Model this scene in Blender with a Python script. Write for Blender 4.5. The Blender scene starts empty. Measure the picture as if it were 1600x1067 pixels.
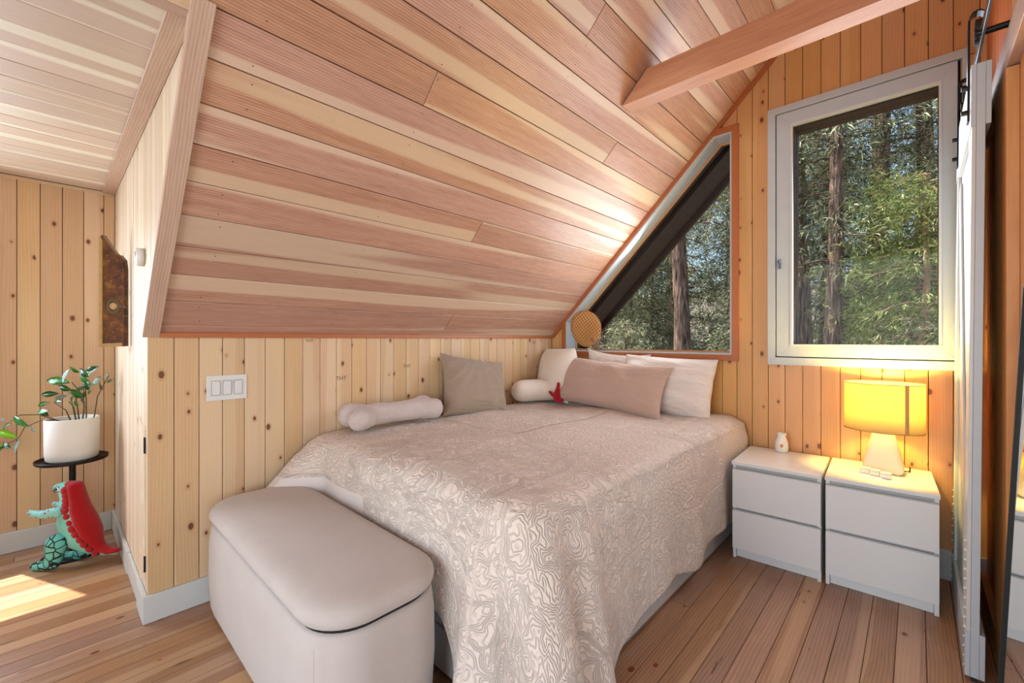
import bpy, bmesh, math, random
import numpy as np
from mathutils import Vector, Matrix, noise as mn
PI = math.pi
scn = bpy.context.scene
col = scn.collection
random.seed(7)

# ------------------------------------------------------------------ camera
TH = math.atan(632 / 675.0)
S, C = math.sin(TH), math.cos(TH)
CAMH = 1.22
cam = bpy.data.cameras.new('camera')
cam.sensor_width = 36.0
cam.lens = 675.0 / 1600 * 36.0
cam.shift_y = -(533.5 - 530.0) / 1600
cam.clip_start = 0.02
cam.clip_end = 300
camo = bpy.data.objects.new('camera', cam)
camo.location = (0, 0, CAMH)
camo.rotation_euler = (PI / 2, 0, TH)
col.objects.link(camo)
scn.camera = camo

# ------------------------------------------------------------------ colour management, world, sun
scn.view_settings.view_transform = 'Standard'
scn.view_settings.look = 'None'
scn.view_settings.exposure = 0.08
scn.view_settings.gamma = 1.0
scn.view_settings.use_curve_mapping = False
try:
    scn.cycles.use_denoising = True
    scn.cycles.max_bounces = 7
    scn.cycles.diffuse_bounces = 4
    scn.cycles.glossy_bounces = 3
    scn.cycles.transparent_max_bounces = 12
    scn.cycles.sample_clamp_indirect = 6
    scn.cycles.caustics_reflective = False
    scn.cycles.caustics_refractive = False
except Exception:
    pass
w = bpy.data.worlds.new('sky'); scn.world = w; w.use_nodes = True
nt = w.node_tree
bg = nt.nodes['Background']
sky = nt.nodes.new('ShaderNodeTexSky')
sky.sky_type = 'NISHITA'
sky.sun_disc = False
sky.sun_elevation = math.radians(61)
sky.sun_rotation = math.radians(246)
sky.air_density = 1.3
sky.dust_density = 0.3
sky.ozone_density = 3.0
nt.links.new(sky.outputs[0], bg.inputs[0])
bg.inputs[1].default_value = 0.28
sun = bpy.data.lights.new('sun', 'SUN'); sun.energy = 12.0; sun.angle = math.radians(0.6); sun.color = (1, .95, .86)
suno = bpy.data.objects.new('sun', sun); col.objects.link(suno)
sdir = Vector((-.444, -.195, .874)).normalized()
suno.rotation_euler = sdir.to_track_quat('Z', 'Y').to_euler()
suno.location = (0, 0, 20)

def area(name, loc, target, sx, sy, power, color=(1, 1, 1)):
    l = bpy.data.lights.new(name, 'AREA'); l.shape = 'RECTANGLE'; l.size = sx; l.size_y = sy
    l.energy = power; l.color = color
    o = bpy.data.objects.new(name, l); col.objects.link(o)
    o.location = loc
    o.rotation_euler = (Vector(loc) - Vector(target)).to_track_quat('Z', 'Y').to_euler()
    return o
# daylight at the alcove and gable-wall windows, plus added fill lights out of view
area('fill_light_front', (-.2, -2.42, 1.35), (-.2, 0, 1.5), 2.6, 2.2, 94, (.80, .91, 1))  # added fill from behind the camera; the window there is assumed
area('daylight_alcove_window', (-3.72, -.68, 1.35), (-1.5, .0, 1.0), .8, .9, 26, (.80, .91, 1))
area('fill_light_side', (2.5, -.6, 1.2), (0, 1.0, 1.6), 1.8, 1.8, 40, (.80, .91, 1))  # added fill from the unseen right side, no known window
area('daylight_tall_window', (-.235, 3.09, 1.86), (-.6, 0, 1.6), .62, 1.3, 15, (.84, .90, 1))
area('daylight_gable_window', (-1.35, 3.10, 1.62), (-1.8, 0, 1.9), .7, .8, 10, (.84, .95, 1))

# ------------------------------------------------------------------ helpers
def mesh_obj(name, verts, faces, mat=None, parent=None, smooth=False, uvs=None):
    me = bpy.data.meshes.new(name)
    me.from_pydata([tuple(v) for v in verts], [], faces)
    me.validate(); me.update()
    if mat: me.materials.append(mat)
    if smooth:
        me.polygons.foreach_set('use_smooth', [True] * len(me.polygons))
    o = bpy.data.objects.new(name, me); col.objects.link(o)
    if parent: o.parent = parent
    return o

def bm_obj(name, bm, mat=None, parent=None, smooth=False):
    bmesh.ops.recalc_face_normals(bm, faces=bm.faces[:])
    me = bpy.data.meshes.new(name); bm.to_mesh(me); bm.free()
    if mat: me.materials.append(mat)
    if smooth: me.polygons.foreach_set('use_smooth', [True] * len(me.polygons))
    o = bpy.data.objects.new(name, me); col.objects.link(o)
    if parent: o.parent = parent
    return o

def add_box(bm, lo, hi, bev=0.0, seg=2, mat4=None):
    tmp = bmesh.new()
    bmesh.ops.create_cube(tmp, size=1)
    for v in tmp.verts:
        v.co = Vector([lo[i] + (v.co[i] + .5) * (hi[i] - lo[i]) for i in range(3)])
    if bev > 0:
        bmesh.ops.bevel(tmp, geom=tmp.edges[:], offset=bev, segments=seg, profile=.6, affect='EDGES')
    if mat4 is not None: tmp.transform(mat4)
    me = bpy.data.meshes.new('t'); tmp.to_mesh(me); tmp.free()
    bm.from_mesh(me); bpy.data.meshes.remove(me)
    return bm

def box(name, lo, hi, mat, parent=None, bev=0.0, seg=2, mat4=None, smooth=False):
    bm = bmesh.new(); add_box(bm, lo, hi, bev, seg, mat4)
    return bm_obj(name, bm, mat, parent, smooth)

def add_tube(bm, pts, rad, n=8, caps=True):
    pts = [Vector(p) for p in pts]
    rs = rad if isinstance(rad, (list, tuple)) else [rad] * len(pts)
    rings = []
    prev = None
    for i, p in enumerate(pts):
        if i == 0: t = pts[1] - p
        elif i == len(pts) - 1: t = p - pts[i - 1]
        else: t = pts[i + 1] - pts[i - 1]
        t.normalize()
        if prev is None:
            a = Vector((0, 0, 1)) if abs(t.z) < .9 else Vector((1, 0, 0))
            u = t.cross(a).normalized()
        else:
            u = (prev - t * prev.dot(t)).normalized()
        prev = u
        v = t.cross(u)
        rings.append([bm.verts.new(p + (u * math.cos(2 * PI * k / n) + v * math.sin(2 * PI * k / n)) * rs[i]) for k in range(n)])
    for a, b in zip(rings, rings[1:]):
        for k in range(n):
            bm.faces.new((a[k], a[(k + 1) % n], b[(k + 1) % n], b[k]))
    if caps:
        bm.faces.new(rings[0][::-1]); bm.faces.new(rings[-1])

def tube(name, pts, rad, mat, parent=None, n=8, smooth=True):
    bm = bmesh.new(); add_tube(bm, pts, rad, n)
    return bm_obj(name, bm, mat, parent, smooth)

def add_lathe(bm, prof, n=32, c=(0, 0, 0)):
    rings = []
    for r, z in prof:
        rings.append([bm.verts.new((c[0] + r * math.cos(2 * PI * k / n), c[1] + r * math.sin(2 * PI * k / n), c[2] + z)) for k in range(n)] if r > 1e-5
                     else [bm.verts.new((c[0], c[1], c[2] + z))])
    for a, b in zip(rings, rings[1:]):
        if len(a) == 1 and len(b) == 1: continue
        for k in range(n):
            k2 = (k + 1) % n
            if len(a) == 1: bm.faces.new((a[0], b[k], b[k2]))
            elif len(b) == 1: bm.faces.new((a[k], a[k2], b[0]))
            else: bm.faces.new((a[k], a[k2], b[k2], b[k]))

def lathe(name, prof, mat, parent=None, n=32, c=(0, 0, 0), smooth=True):
    bm = bmesh.new(); add_lathe(bm, prof, n, c)
    return bm_obj(name, bm, mat, parent, smooth)

def prism(name, poly, lo, hi, axis, mat, parent=None, bev=0):
    """poly: 2D points in the plane across `axis` ('y': (x,z), 'x': (y,z), 'z': (x,y))"""
    bm = bmesh.new()
    def P(p, t): return {'y': (p[0], t, p[1]), 'x': (t, p[0], p[1]), 'z': (p[0], p[1], t)}[axis]
    a = [bm.verts.new(P(p, lo)) for p in poly]; b = [bm.verts.new(P(p, hi)) for p in poly]
    bm.faces.new(a[::-1]); bm.faces.new(b)
    for i in range(len(poly)):
        j = (i + 1) % len(poly)
        bm.faces.new((a[i], a[j], b[j], b[i]))
    if bev: bmesh.ops.bevel(bm, geom=bm.edges[:], offset=bev, segments=2, affect='EDGES')
    return bm_obj(name, bm, mat, parent)

def frame(origin, ex, ey, ez):
    m = Matrix.Identity(4)
    for i, e in enumerate((ex, ey, ez)):
        for j in range(3): m[j][i] = e[j]
    for j in range(3): m[j][3] = origin[j]
    return m

def inset(poly, d):
    n = len(poly); out = []
    area2 = sum(poly[i][0] * poly[(i + 1) % n][1] - poly[(i + 1) % n][0] * poly[i][1] for i in range(n))
    sg = 1 if area2 > 0 else -1
    for i in range(n):
        p0, p1, p2 = Vector(poly[i - 1]), Vector(poly[i]), Vector(poly[(i + 1) % n])
        e1 = (p1 - p0).normalized(); e2 = (p2 - p1).normalized()
        n1 = Vector((-e1.y, e1.x)) * sg; n2 = Vector((-e2.y, e2.x)) * sg
        b = n1 + n2
        k = max(b.dot(b) / 2, .25)
        out.append(tuple(p1 + b * (d / k)))
    return out

def plank(name, poly, fr, thick, mat, parent, gap=.0013, ch=.0018):
    """poly in plank plane coords (across, along); front face at z=0 of the frame, body behind it"""
    poly = inset(poly, gap)
    cx = sum(p[0] for p in poly) / len(poly); cy = sum(p[1] for p in poly) / len(poly)
    poly = [(p[0] - cx, p[1] - cy) for p in poly]
    f = inset(poly, ch); n = len(poly)
    vs = [(p[0], p[1], 0) for p in f] + [(p[0], p[1], -ch) for p in poly] + [(p[0], p[1], -thick) for p in poly]
    fs = [tuple(range(n))]
    a2 = sum(poly[i][0] * poly[(i + 1) % n][1] - poly[(i + 1) % n][0] * poly[i][1] for i in range(n))
    for k in (0, n):
        for i in range(n):
            j = (i + 1) % n
            fs.append((k + i, k + n + i, k + n + j, k + j))
    if a2 < 0: fs = [t[::-1] for t in fs]
    o = mesh_obj(name, vs, fs, mat, parent)
    o.matrix_local = fr @ Matrix.Translation((cx, cy, random.uniform(-.0006, .0003)))
    return o

def tag(o, label=None, cat=None, group=None, kind=None):
    if label: o['label'] = label
    if cat: o['category'] = cat
    if group: o['group'] = group
    if kind: o['kind'] = kind
    return o

def empty(name, loc=(0, 0, 0), rz=0, label=None, cat=None, group=None, kind=None):
    o = bpy.data.objects.new(name, None); col.objects.link(o)
    o.empty_display_size = .1
    o.location = loc; o.rotation_euler = (0, 0, rz)
    return tag(o, label, cat, group, kind)

def skin(name, nodes, edges, mat, parent=None, sub=2):
    """nodes: (x,y,z,rx,ry)"""
    me = bpy.data.meshes.new(name)
    me.from_pydata([n[:3] for n in nodes], edges, [])
    o = bpy.data.objects.new(name, me); col.objects.link(o)
    m = o.modifiers.new('skin', 'SKIN'); m.use_smooth_shade = True
    sv = me.skin_vertices[0].data
    for i, n in enumerate(nodes):
        sv[i].radius = (n[3], n[4] if len(n) > 4 else n[3])
    sv[0].use_root = True
    s = o.modifiers.new('sub', 'SUBSURF'); s.levels = sub; s.render_levels = sub
    dg = bpy.context.evaluated_depsgraph_get()
    me2 = bpy.data.meshes.new_from_object(o.evaluated_get(dg))
    bpy.data.objects.remove(o); bpy.data.meshes.remove(me)
    me2.name = name
    me2.materials.clear()
    if mat: me2.materials.append(mat)
    me2.polygons.foreach_set('use_smooth', [True] * len(me2.polygons))
    o = bpy.data.objects.new(name, me2); col.objects.link(o)
    if parent: o.parent = parent
    return o

def blob(name, caps, mat, parent=None, voxel=.007, axes=None, flat=1.0, smooth=4):
    """soft stuffed body: chains of spheres fused by a voxel remesh. caps: lists of (point, radius)"""
    fr_ = axes or Matrix.Identity(4)
    bm = bmesh.new()
    for chain in caps:
        for (p0, r0), (p1, r1) in zip(chain, chain[1:]) if len(chain) > 1 else [(chain[0], chain[0])]:
            p0, p1 = Vector(p0), Vector(p1)
            n_ = max(2, int((p1 - p0).length / max(min(r0, r1) * .35, .003)) + 1)
            for k_ in range(n_):
                t_ = k_ / (n_ - 1); r_ = r0 + (r1 - r0) * t_; c_ = p0 + (p1 - p0) * t_
                m4 = Matrix.Translation(c_) @ fr_ @ Matrix.Diagonal((r_, r_ * flat, r_, 1))
                bmesh.ops.create_icosphere(bm, subdivisions=3, radius=1, matrix=m4)
    me = bpy.data.meshes.new(name); bm.to_mesh(me); bm.free()
    o = bpy.data.objects.new(name, me); col.objects.link(o)
    md = o.modifiers.new('remesh', 'REMESH'); md.mode = 'VOXEL'; md.voxel_size = voxel; md.use_smooth_shade = True
    ms = o.modifiers.new('smooth', 'SMOOTH'); ms.factor = .5; ms.iterations = smooth
    dg = bpy.context.evaluated_depsgraph_get()
    me2 = bpy.data.meshes.new_from_object(o.evaluated_get(dg))
    bpy.data.objects.remove(o); bpy.data.meshes.remove(me)
    me2.name = name; me2.materials.clear(); me2.materials.append(mat)
    me2.polygons.foreach_set('use_smooth', [True] * len(me2.polygons))
    o = bpy.data.objects.new(name, me2); col.objects.link(o)
    if parent: o.parent = parent
    return o

# ------------------------------------------------------------------ materials
def srgb(r, g, b):
    def f(c):
        c /= 255.0
        return c / 12.92 if c <= .04045 else ((c + .055) / 1.055) ** 2.4
    return (f(r), f(g), f(b), 1)

class NB:
    def __init__(s, name):
        s.m = bpy.data.materials.new(name); s.m.use_nodes = True
        s.t = s.m.node_tree; s.b = s.t.nodes['Principled BSDF']; s.out = s.t.nodes['Material Output']
    def n(s, typ, **kw):
        nd = s.t.nodes.new(typ)
        for k, v in kw.items(): setattr(nd, k, v)
        return nd
    def l(s, a, b): s.t.links.new(a, b)
    def val(s, op, a, b=None, c=None, clamp=False):
        nd = s.n('ShaderNodeMath', operation=op); nd.use_clamp = clamp
        for i, x in enumerate((a, b, c)):
            if x is None: continue
            if isinstance(x, (int, float)): nd.inputs[i].default_value = x
            else: s.l(x, nd.inputs[i])
        return nd.outputs[0]
    def mix(s, f, a, b, mode='MIX'):
        nd = s.n('ShaderNodeMix', data_type='RGBA', blend_type=mode)
        for k, x in (('Factor', f), ('A', a), ('B', b)):
            i = {'Factor': 0, 'A': 6, 'B': 7}[k]
            if isinstance(x, (int, float)): nd.inputs[i].default_value = x
            elif isinstance(x, tuple): nd.inputs[i].default_value = x
            else: s.l(x, nd.inputs[i])
        return nd.outputs[2]
    def ramp(s, f, stops, interp='LINEAR'):
        nd = s.n('ShaderNodeValToRGB'); cr = nd.color_ramp; cr.interpolation = interp
        while len(cr.elements) < len(stops): cr.elements.new(.5)
        for e, (p, c) in zip(cr.elements, stops):
            e.position = p; e.color = c if len(c) == 4 else (*c, 1)
        s.l(f, nd.inputs[0]); return nd.outputs[0]
    def noise(s, vec, scale, detail=2, rough=.5, dist=0):
        nd = s.n('ShaderNodeTexNoise'); nd.inputs['Scale'].default_value = scale
        nd.inputs['Detail'].default_value = detail; nd.inputs['Roughness'].default_value = rough
        nd.inputs['Distortion'].default_value = dist
        s.l(vec, nd.inputs['Vector']); return nd.outputs[0]
    def mapping(s, vec, scale=(1, 1, 1), loc=None, rot=None):
        nd = s.n('ShaderNodeMapping'); nd.inputs['Scale'].default_value = scale
        s.l(vec, nd.inputs[0])
        if loc is not None:
            if isinstance(loc, tuple): nd.inputs[1].default_value = loc
            else: s.l(loc, nd.inputs[1])
        if rot: nd.inputs[2].default_value = rot
        return nd.outputs[0]
    def bump(s, h, strength=.3, dist=.01):
        nd = s.n('ShaderNodeBump'); nd.inputs['Strength'].default_value = strength
        nd.inputs['Distance'].default_value = dist
        s.l(h, nd.inputs['Height']); s.l(nd.outputs[0], s.b.inputs['Normal'])
    def set(s, **kw):
        for k, v in kw.items():
            k = k.replace('_', ' ')
            i = s.b.inputs[k]
            if isinstance(v, (int, float, tuple)): i.default_value = v
            else: s.l(v, i)

def simple(name, rgb, rough=.5, metal=0, spec=.5, noise_amt=0, nscale=20, bump=0):
    b = NB(name)
    b.set(Roughness=rough, Metallic=metal, Specular_IOR_Level=spec)
    c = srgb(*rgb)
    tc = b.n('ShaderNodeTexCoord').outputs['Object']
    n = b.noise(tc, nscale, 3)
    k = noise_amt if noise_amt else .04
    dk = tuple(x * (1 - k) for x in c[:3]) + (1,)
    lt = tuple(min(1, x * (1 + k)) for x in c[:3]) + (1,)
    b.set(Base_Color=b.mix(n, dk, lt))
    if bump: b.bump(n, bump, .004)
    return b.m

def wood(name, dark, light, pale=None, pale_amt=.5, grain=1.0, knots=0, rough=.5, vary=.18, spec=.5, gs=1.0, scratch=0, huev=.01, coat=0, wobble=.05):
    """plank wood: local x across, local y along the board, random offset per object"""
    b = NB(name)
    tc = b.n('ShaderNodeTexCoord').outputs['Object']
    rnd = b.n('ShaderNodeObjectInfo').outputs['Random']
    comb = b.n('ShaderNodeCombineXYZ')
    b.l(b.val('MULTIPLY', rnd, 91.7), comb.inputs[0]); b.l(b.val('MULTIPLY', rnd, 57.3), comb.inputs[1]); b.l(b.val('MULTIPLY', rnd, 13.1), comb.inputs[2])
    v = b.mapping(tc, (1, 1, 1), comb.outputs[0])
    # warp a little so that the grain wanders
    stretch = b.mapping(v, (1, .06, 1))
    wob = b.noise(b.mapping(v, (1, .35, 1)), 3.0, 2)
    wobx = b.n('ShaderNodeCombineXYZ'); b.l(b.val('MULTIPLY', b.val('SUBTRACT', wob, .5), wobble), wobx.inputs[0])
    vadd = b.n('ShaderNodeVectorMath', operation='ADD'); b.l(stretch, vadd.inputs[0]); b.l(wobx.outputs[0], vadd.inputs[1])
    sv = vadd.outputs[0]
    fine = b.noise(sv, 260 * gs, 3, .6)
    med = b.noise(sv, 60 * gs, 2, .5)
    wide = b.noise(b.mapping(sv, (1, .5, 1)), 11, 0, .4)
    wv = b.n('ShaderNodeTexWave', wave_type='BANDS', bands_direction='X', wave_profile='SIN')
    wv.inputs['Scale'].default_value = 42 * gs; wv.inputs['Distortion'].default_value = 5; wv.inputs['Detail'].default_value = 2
    wv.inputs['Detail Scale'].default_value = .35
    b.l(sv, wv.inputs['Vector'])
    g = b.val('ADD', b.val('MULTIPLY', fine, .42), b.val('ADD', b.val('MULTIPLY', med, .35), b.val('MULTIPLY', wv.outputs['Fac'], .23)))
    g = b.val('ADD', b.val('MULTIPLY', b.val('SUBTRACT', g, .5), 1.9 * grain), .5, clamp=True)
    c = b.mix(g, srgb(*dark), srgb(*light))
    if pale:
        m = b.n('ShaderNodeMapRange', interpolation_type='SMOOTHSTEP')
        m.inputs['From Min'].default_value = .52; m.inputs['From Max'].default_value = .60
        b.l(wide, m.inputs['Value'])
        c = b.mix(b.val('MULTIPLY', m.outputs[0], pale_amt), c, srgb(*pale))
    # plank to plank variation
    hsv = b.n('ShaderNodeHueSaturation')
    r2 = b.n('ShaderNodeTexWhiteNoise', noise_dimensions='1D'); b.l(b.val('MULTIPLY', rnd, 733.0), r2.inputs['W'])
    r3 = b.n('ShaderNodeTexWhiteNoise', noise_dimensions='1D'); b.l(b.val('MULTIPLY', rnd, 391.0), r3.inputs['W'])
    b.l(b.val('ADD', b.val('MULTIPLY', r2.outputs[0], vary), 1 - vary / 2), hsv.inputs['Value'])
    b.l(b.val('ADD', b.val('MULTIPLY', r3.outputs[0], vary), 1 - vary / 2), hsv.inputs['Saturation'])
    b.l(b.val('ADD', b.val('MULTIPLY', r3.outputs[0], huev), .5 - huev / 2), hsv.inputs['Hue'])
    b.l(c, hsv.inputs['Color']); c = hsv.outputs[0]
    if knots:
        kv = b.n('ShaderNodeTexVoronoi', feature='F1', voronoi_dimensions='2D'); kv.inputs['Scale'].default_value = 1
        b.l(b.mapping(v, (15, 9.5, 0)), kv.inputs['Vector'])
        sep = b.n('ShaderNodeSeparateColor'); b.l(kv.outputs['Color'], sep.inputs[0])
        size = b.val('MULTIPLY', b.val('SUBTRACT', sep.outputs[0], 1 - knots), .16 / knots * .9)
        size = b.val('MULTIPLY', size, b.val('GREATER_THAN', sep.outputs[1], .3))
        d = b.val('SUBTRACT', kv.outputs['Distance'], size)
        mr = b.n('ShaderNodeMapRange', interpolation_type='SMOOTHSTEP'); b.l(d, mr.inputs['Value'])
        mr.inputs['From Min'].default_value = .0; mr.inputs['From Max'].default_value = .035
        mr.inputs['To Min'].default_value = 1; mr.inputs['To Max'].default_value = 0
        has = b.val('GREATER_THAN', size, .012)
        kn = b.val('MULTIPLY', mr.outputs[0], has)
        halo = b.n('ShaderNodeMapRange', interpolation_type='SMOOTHSTEP'); b.l(d, halo.inputs['Value'])
        halo.inputs['From Min'].default_value = .0; halo.inputs['From Max'].default_value = .22
        halo.inputs['To Min'].default_value = .38; halo.inputs['To Max'].default_value = 0
        c = b.mix(b.val('MULTIPLY', halo.outputs[0], has), c, srgb(176, 112, 62))
        c = b.mix(b.val('MULTIPLY', kn, .9), c, srgb(96, 46, 22))
    if scratch:
        sn = b.noise(b.mapping(v, (26, 2.2, 1)), 1.0, 4, .65)
        mr = b.n('ShaderNodeMapRange', interpolation_type='SMOOTHSTEP'); b.l(sn, mr.inputs['Value'])
        mr.inputs['From Min'].default_value = .66; mr.inputs['From Max'].default_value = .72
        blot = b.noise(v, 1.3, 2, .5)
        mb = b.n('ShaderNodeMapRange'); b.l(blot, mb.inputs['Value']); mb.inputs['From Min'].default_value = .45; mb.inputs['From Max'].default_value = .6
        c = b.mix(b.val('MULTIPLY', b.val('MULTIPLY', mr.outputs[0], mb.outputs[0]), scratch), c, srgb(70, 40, 24))
    b.set(Base_Color=c, Specular_IOR_Level=spec)
    b.set(Roughness=b.val('ADD', b.val('MULTIPLY', g, -.12), rough + .06))
    if coat: b.set(Coat_Weight=coat, Coat_Roughness=.28)
    b.bump(g, .18 * grain, .0015)
    return b.m

M = {}
M['fir'] = wood('fir_ceiling', (160, 112, 88), (206, 164, 140), pale=(220, 196, 166), pale_amt=.66, grain=1.1, rough=.36, vary=.20, gs=.8, wobble=.022)
M['fir_pale'] = wood('pale_alcove_ceiling', (196, 170, 150), (220, 202, 186), pale=(232, 224, 206), pale_amt=1.0, grain=.7, wobble=.02, rough=.5, vary=.16, gs=.8)
M['pine'] = wood('knotty_pine', (198, 158, 116), (218, 184, 146), pale=(224, 198, 162), pale_amt=.5, grain=.6, knots=.26, rough=.5, vary=.12, gs=.55)
M['pine_white'] = wood('whitened_pine', (206, 180, 150), (228, 210, 186), pale=(234, 220, 200), pale_amt=.6, grain=.8, knots=.06, rough=.5, vary=.12, gs=.6)
M['pine_orange'] = wood('varnished_pine', (200, 144, 88), (220, 172, 114), pale=(224, 180, 124), pale_amt=.4, grain=.55, knots=.26, rough=.45, vary=.12, gs=.55)
M['floor'] = wood('worn_floor_boards', (134, 94, 66), (178, 134, 100), pale=(192, 154, 120), pale_amt=.6, grain=.9, knots=.12, rough=.36, vary=.22, gs=.6, scratch=.85)
M['beam'] = wood('fir_beam', (176, 112, 82), (214, 158, 124), grain=1.0, rough=.5, vary=.05, gs=.5)
M['trimwood'] = wood('red_fir_trim', (160, 88, 52), (190, 114, 72), grain=.6, rough=.4, vary=.08)
M['trimpink'] = wood('pale_fir_trim', (176, 142, 122), (210, 182, 162), grain=.9, rough=.5, vary=.08, gs=.8)
M['post'] = wood('cedar_post', (204, 140, 88), (230, 170, 116), grain=.7, rough=.45, vary=.06)
M['postdark'] = wood('cedar_side', (176, 92, 42), (206, 120, 62), grain=.8, rough=.45, vary=.06)
M['darkwood'] = wood('dark_eave_wood', (44, 32, 26), (70, 54, 44), grain=.8, rough=.8, vary=.1)
M['backing'] = simple('dark_joint', (60, 36, 22), .9)
M['white_paint'] = simple('white_gloss_paint', (208, 209, 206), .35)
M['base_paint'] = simple('baseboard_paint', (205, 206, 203), .45)
M['window_paint'] = simple('window_paint', (190, 198, 204), .4)
M['malm'] = simple('white_foil', (226, 225, 223), .28, noise_amt=.015)
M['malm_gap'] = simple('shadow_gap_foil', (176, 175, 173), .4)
M['black_metal'] = simple('black_metal', (28, 27, 28), .4, .6)
M['steel'] = simple('steel', (120, 128, 140), .25, .9)
M['black'] = simple('matt_black', (22, 21, 22), .6)
M['greyed'] = simple('bed_base_grey', (186, 184, 184), .6)
M['plastic'] = simple('white_plastic', (222, 221, 218), .3)
M['ceramic'] = simple('white_ceramic', (228, 226, 222), .2)

def fabric(name, rgb, weave=900, rough=.9, bump=.25, mott=.06, sheen=.3, nscale=6, wrinkle=0):
    b = NB(name)
    tc = b.n('ShaderNodeTexCoord').outputs['Object']
    n1 = b.noise(tc, nscale, 4, .6)
    n2 = b.noise(tc, weave, 2, .7)
    c = srgb(*rgb)
    dk = tuple(x * (1 - mott * 1.6) for x in c[:3]) + (1,); lt = tuple(min(1, x * (1 + mott)) for x in c[:3]) + (1,)
    f = b.val('ADD', b.val('MULTIPLY', n1, .5), b.val('MULTIPLY', n2, .5))
    b.set(Base_Color=b.mix(f, dk, lt), Roughness=rough, Specular_IOR_Level=.15, Sheen_Weight=sheen)
    if wrinkle:
        wk = b.noise(b.mapping(tc, (3, 11, 3), rot=(0, 0, .25)), 1.6, 3, .55, 1.4)
        n2 = b.val('ADD', b.val('MULTIPLY', n2, .05), wk)
        b.bump(n2, wrinkle, .03)
    else: b.bump(n2, bump, .002)
    return b.m
M['bench'] = fabric('woven_greige_upholstery', (196, 184, 177), 420, mott=.14, bump=.4)
M['taupe'] = fabric('taupe_linen', (162, 142, 124), 700, mott=.06, wrinkle=.5)
M['mauve'] = fabric('dusty_mauve_cotton', (190, 160, 146), 900, mott=.04, wrinkle=.5)
M['cream'] = fabric('cream_boucle', (226, 212, 198), 240, mott=.06, bump=.7)
M['whitecot'] = fabric('white_cotton', (230, 218, 210), 900, mott=.03, wrinkle=.7)
M['fluff'] = fabric('fluffy_grey_pink_pile', (206, 190, 184), 160, mott=.18, bump=1.0)
M['redplush'] = fabric('red_plush', (165, 20, 34), 200, mott=.1)
M['mint'] = fabric('mint_cotton', (118, 196, 180), 500, mott=.06)
M['redfelt'] = fabric('red_cotton', (158, 18, 24), 500, mott=.06)

def glass_mat():
    b = NB('window_glass')
    tr = b.n('ShaderNodeBsdfTransparent'); gl = b.n('ShaderNodeBsdfGlossy'); gl.inputs['Roughness'].default_value = .02
    mx = b.n('ShaderNodeMixShader'); mx.inputs[0].default_value = .004; b.l(tr.outputs[0], mx.inputs[1]); b.l(gl.outputs[0], mx.inputs[2])
    b.l(mx.outputs[0], b.out.inputs[0]); return b.m
M['glass'] = glass_mat()

# ------------------------------------------------------------------ shell
X0, YB = -2.42, 3.114          # knee wall plane, gable wall plane
XA, YC = -3.79, .285           # alcove outer wall plane, alcove side wall plane
YA = -1.62                     # other alcove side
XR, YF, XE = .25, -2.5, 2.6
RIDGE = .9
def zc(x): return x + 3.665 if x <= RIDGE else 2 * RIDGE - x + 3.665
T = .014                       # plank thickness
BK = T + .001

# floor
floor = box('floor', (XA - .1, YF - .1, -.12), (XE + .1, YB + .3, -T), M['backing']); tag(floor, kind='structure')
x = XA
wseq = []
while x < XE:
    wd = random.choice((.083, .088, .094, .088))
    if x > 1.0: wd = .17
    wseq.append((x, min(x + wd, XE))); x += wd
for (a, b_) in wseq:
    lo_, hi_ = (YA, YC) if b_ <= X0 + .03 else (YF, YB)
    ys = [lo_]
    y = lo_ + random.uniform(.3, 2.0)
    while y < hi_ - .3:
        ys.append(y); y += random.uniform(1.8, 3.4)
    ys.append(hi_)
    for y0, y1 in zip(ys, ys[1:]):
        plank('floor_plank', [(a, y0), (b_, y0), (b_, y1), (a, y1)], frame((0, 0, 0), (1, 0, 0), (0, 1, 0), (0, 0, 1)), T, M['floor'], floor, gap=.0008, ch=.0015)

# main ceiling: two slopes, 4-sided shell pieces of real thickness with planks below
R2 = math.sqrt(.5)
def slope_slab(name, x0, x1, y0, y1, th=.10, zoff=0):
    # wedge slab under the left slope
    zl = lambda x: x + 3.665 + zoff + .022
    poly = [(x0, zl(x0)), (x1, zl(x1)), (x1, zl(x1) + th), (x0, zl(x0) + th)]
    return poly
ceiling = prism('ceiling', slope_slab('', X0 - .05, RIDGE + .02, 0, 0), YC + .02, YB + .02, 'y', M['backing']); tag(ceiling, kind='structure')
prism('ceiling_backing', slope_slab('', -1.46, RIDGE + .02, 0, 0), YF - .1, YC + .021, 'y', M['backing'], ceiling)
prism('ceiling_backing', [(RIDGE - .0, zc(RIDGE) + .02), (XE + .1, zc(XE + .1) + .02), (XE + .1, zc(XE + .1) + .12), (RIDGE, zc(RIDGE) + .14)], YF - .1, YB + .02, 'y', M['backing'], ceiling)
prism('ceiling_backing', slope_slab('', X0 - .05, -1.44, 0, 0), YF - .1, YA - .02, 'y', M['backing'], ceiling)
cf = frame((0, 0, 3.665), (R2, 0, R2), (0, 1, 0), (R2, 0, -R2))
xs = []
k = -1.1835
while k > X0: k -= .1
k += .1
xs = [X0 - .002]
while k < RIDGE: xs.append(k); k += .1
xs.append(RIDGE)
joints = {-1.3835: 1.05, -.9835: 1.65, -1.2835: 2.28, -1.7835: 1.665, -2.2835: 1.86}
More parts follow.
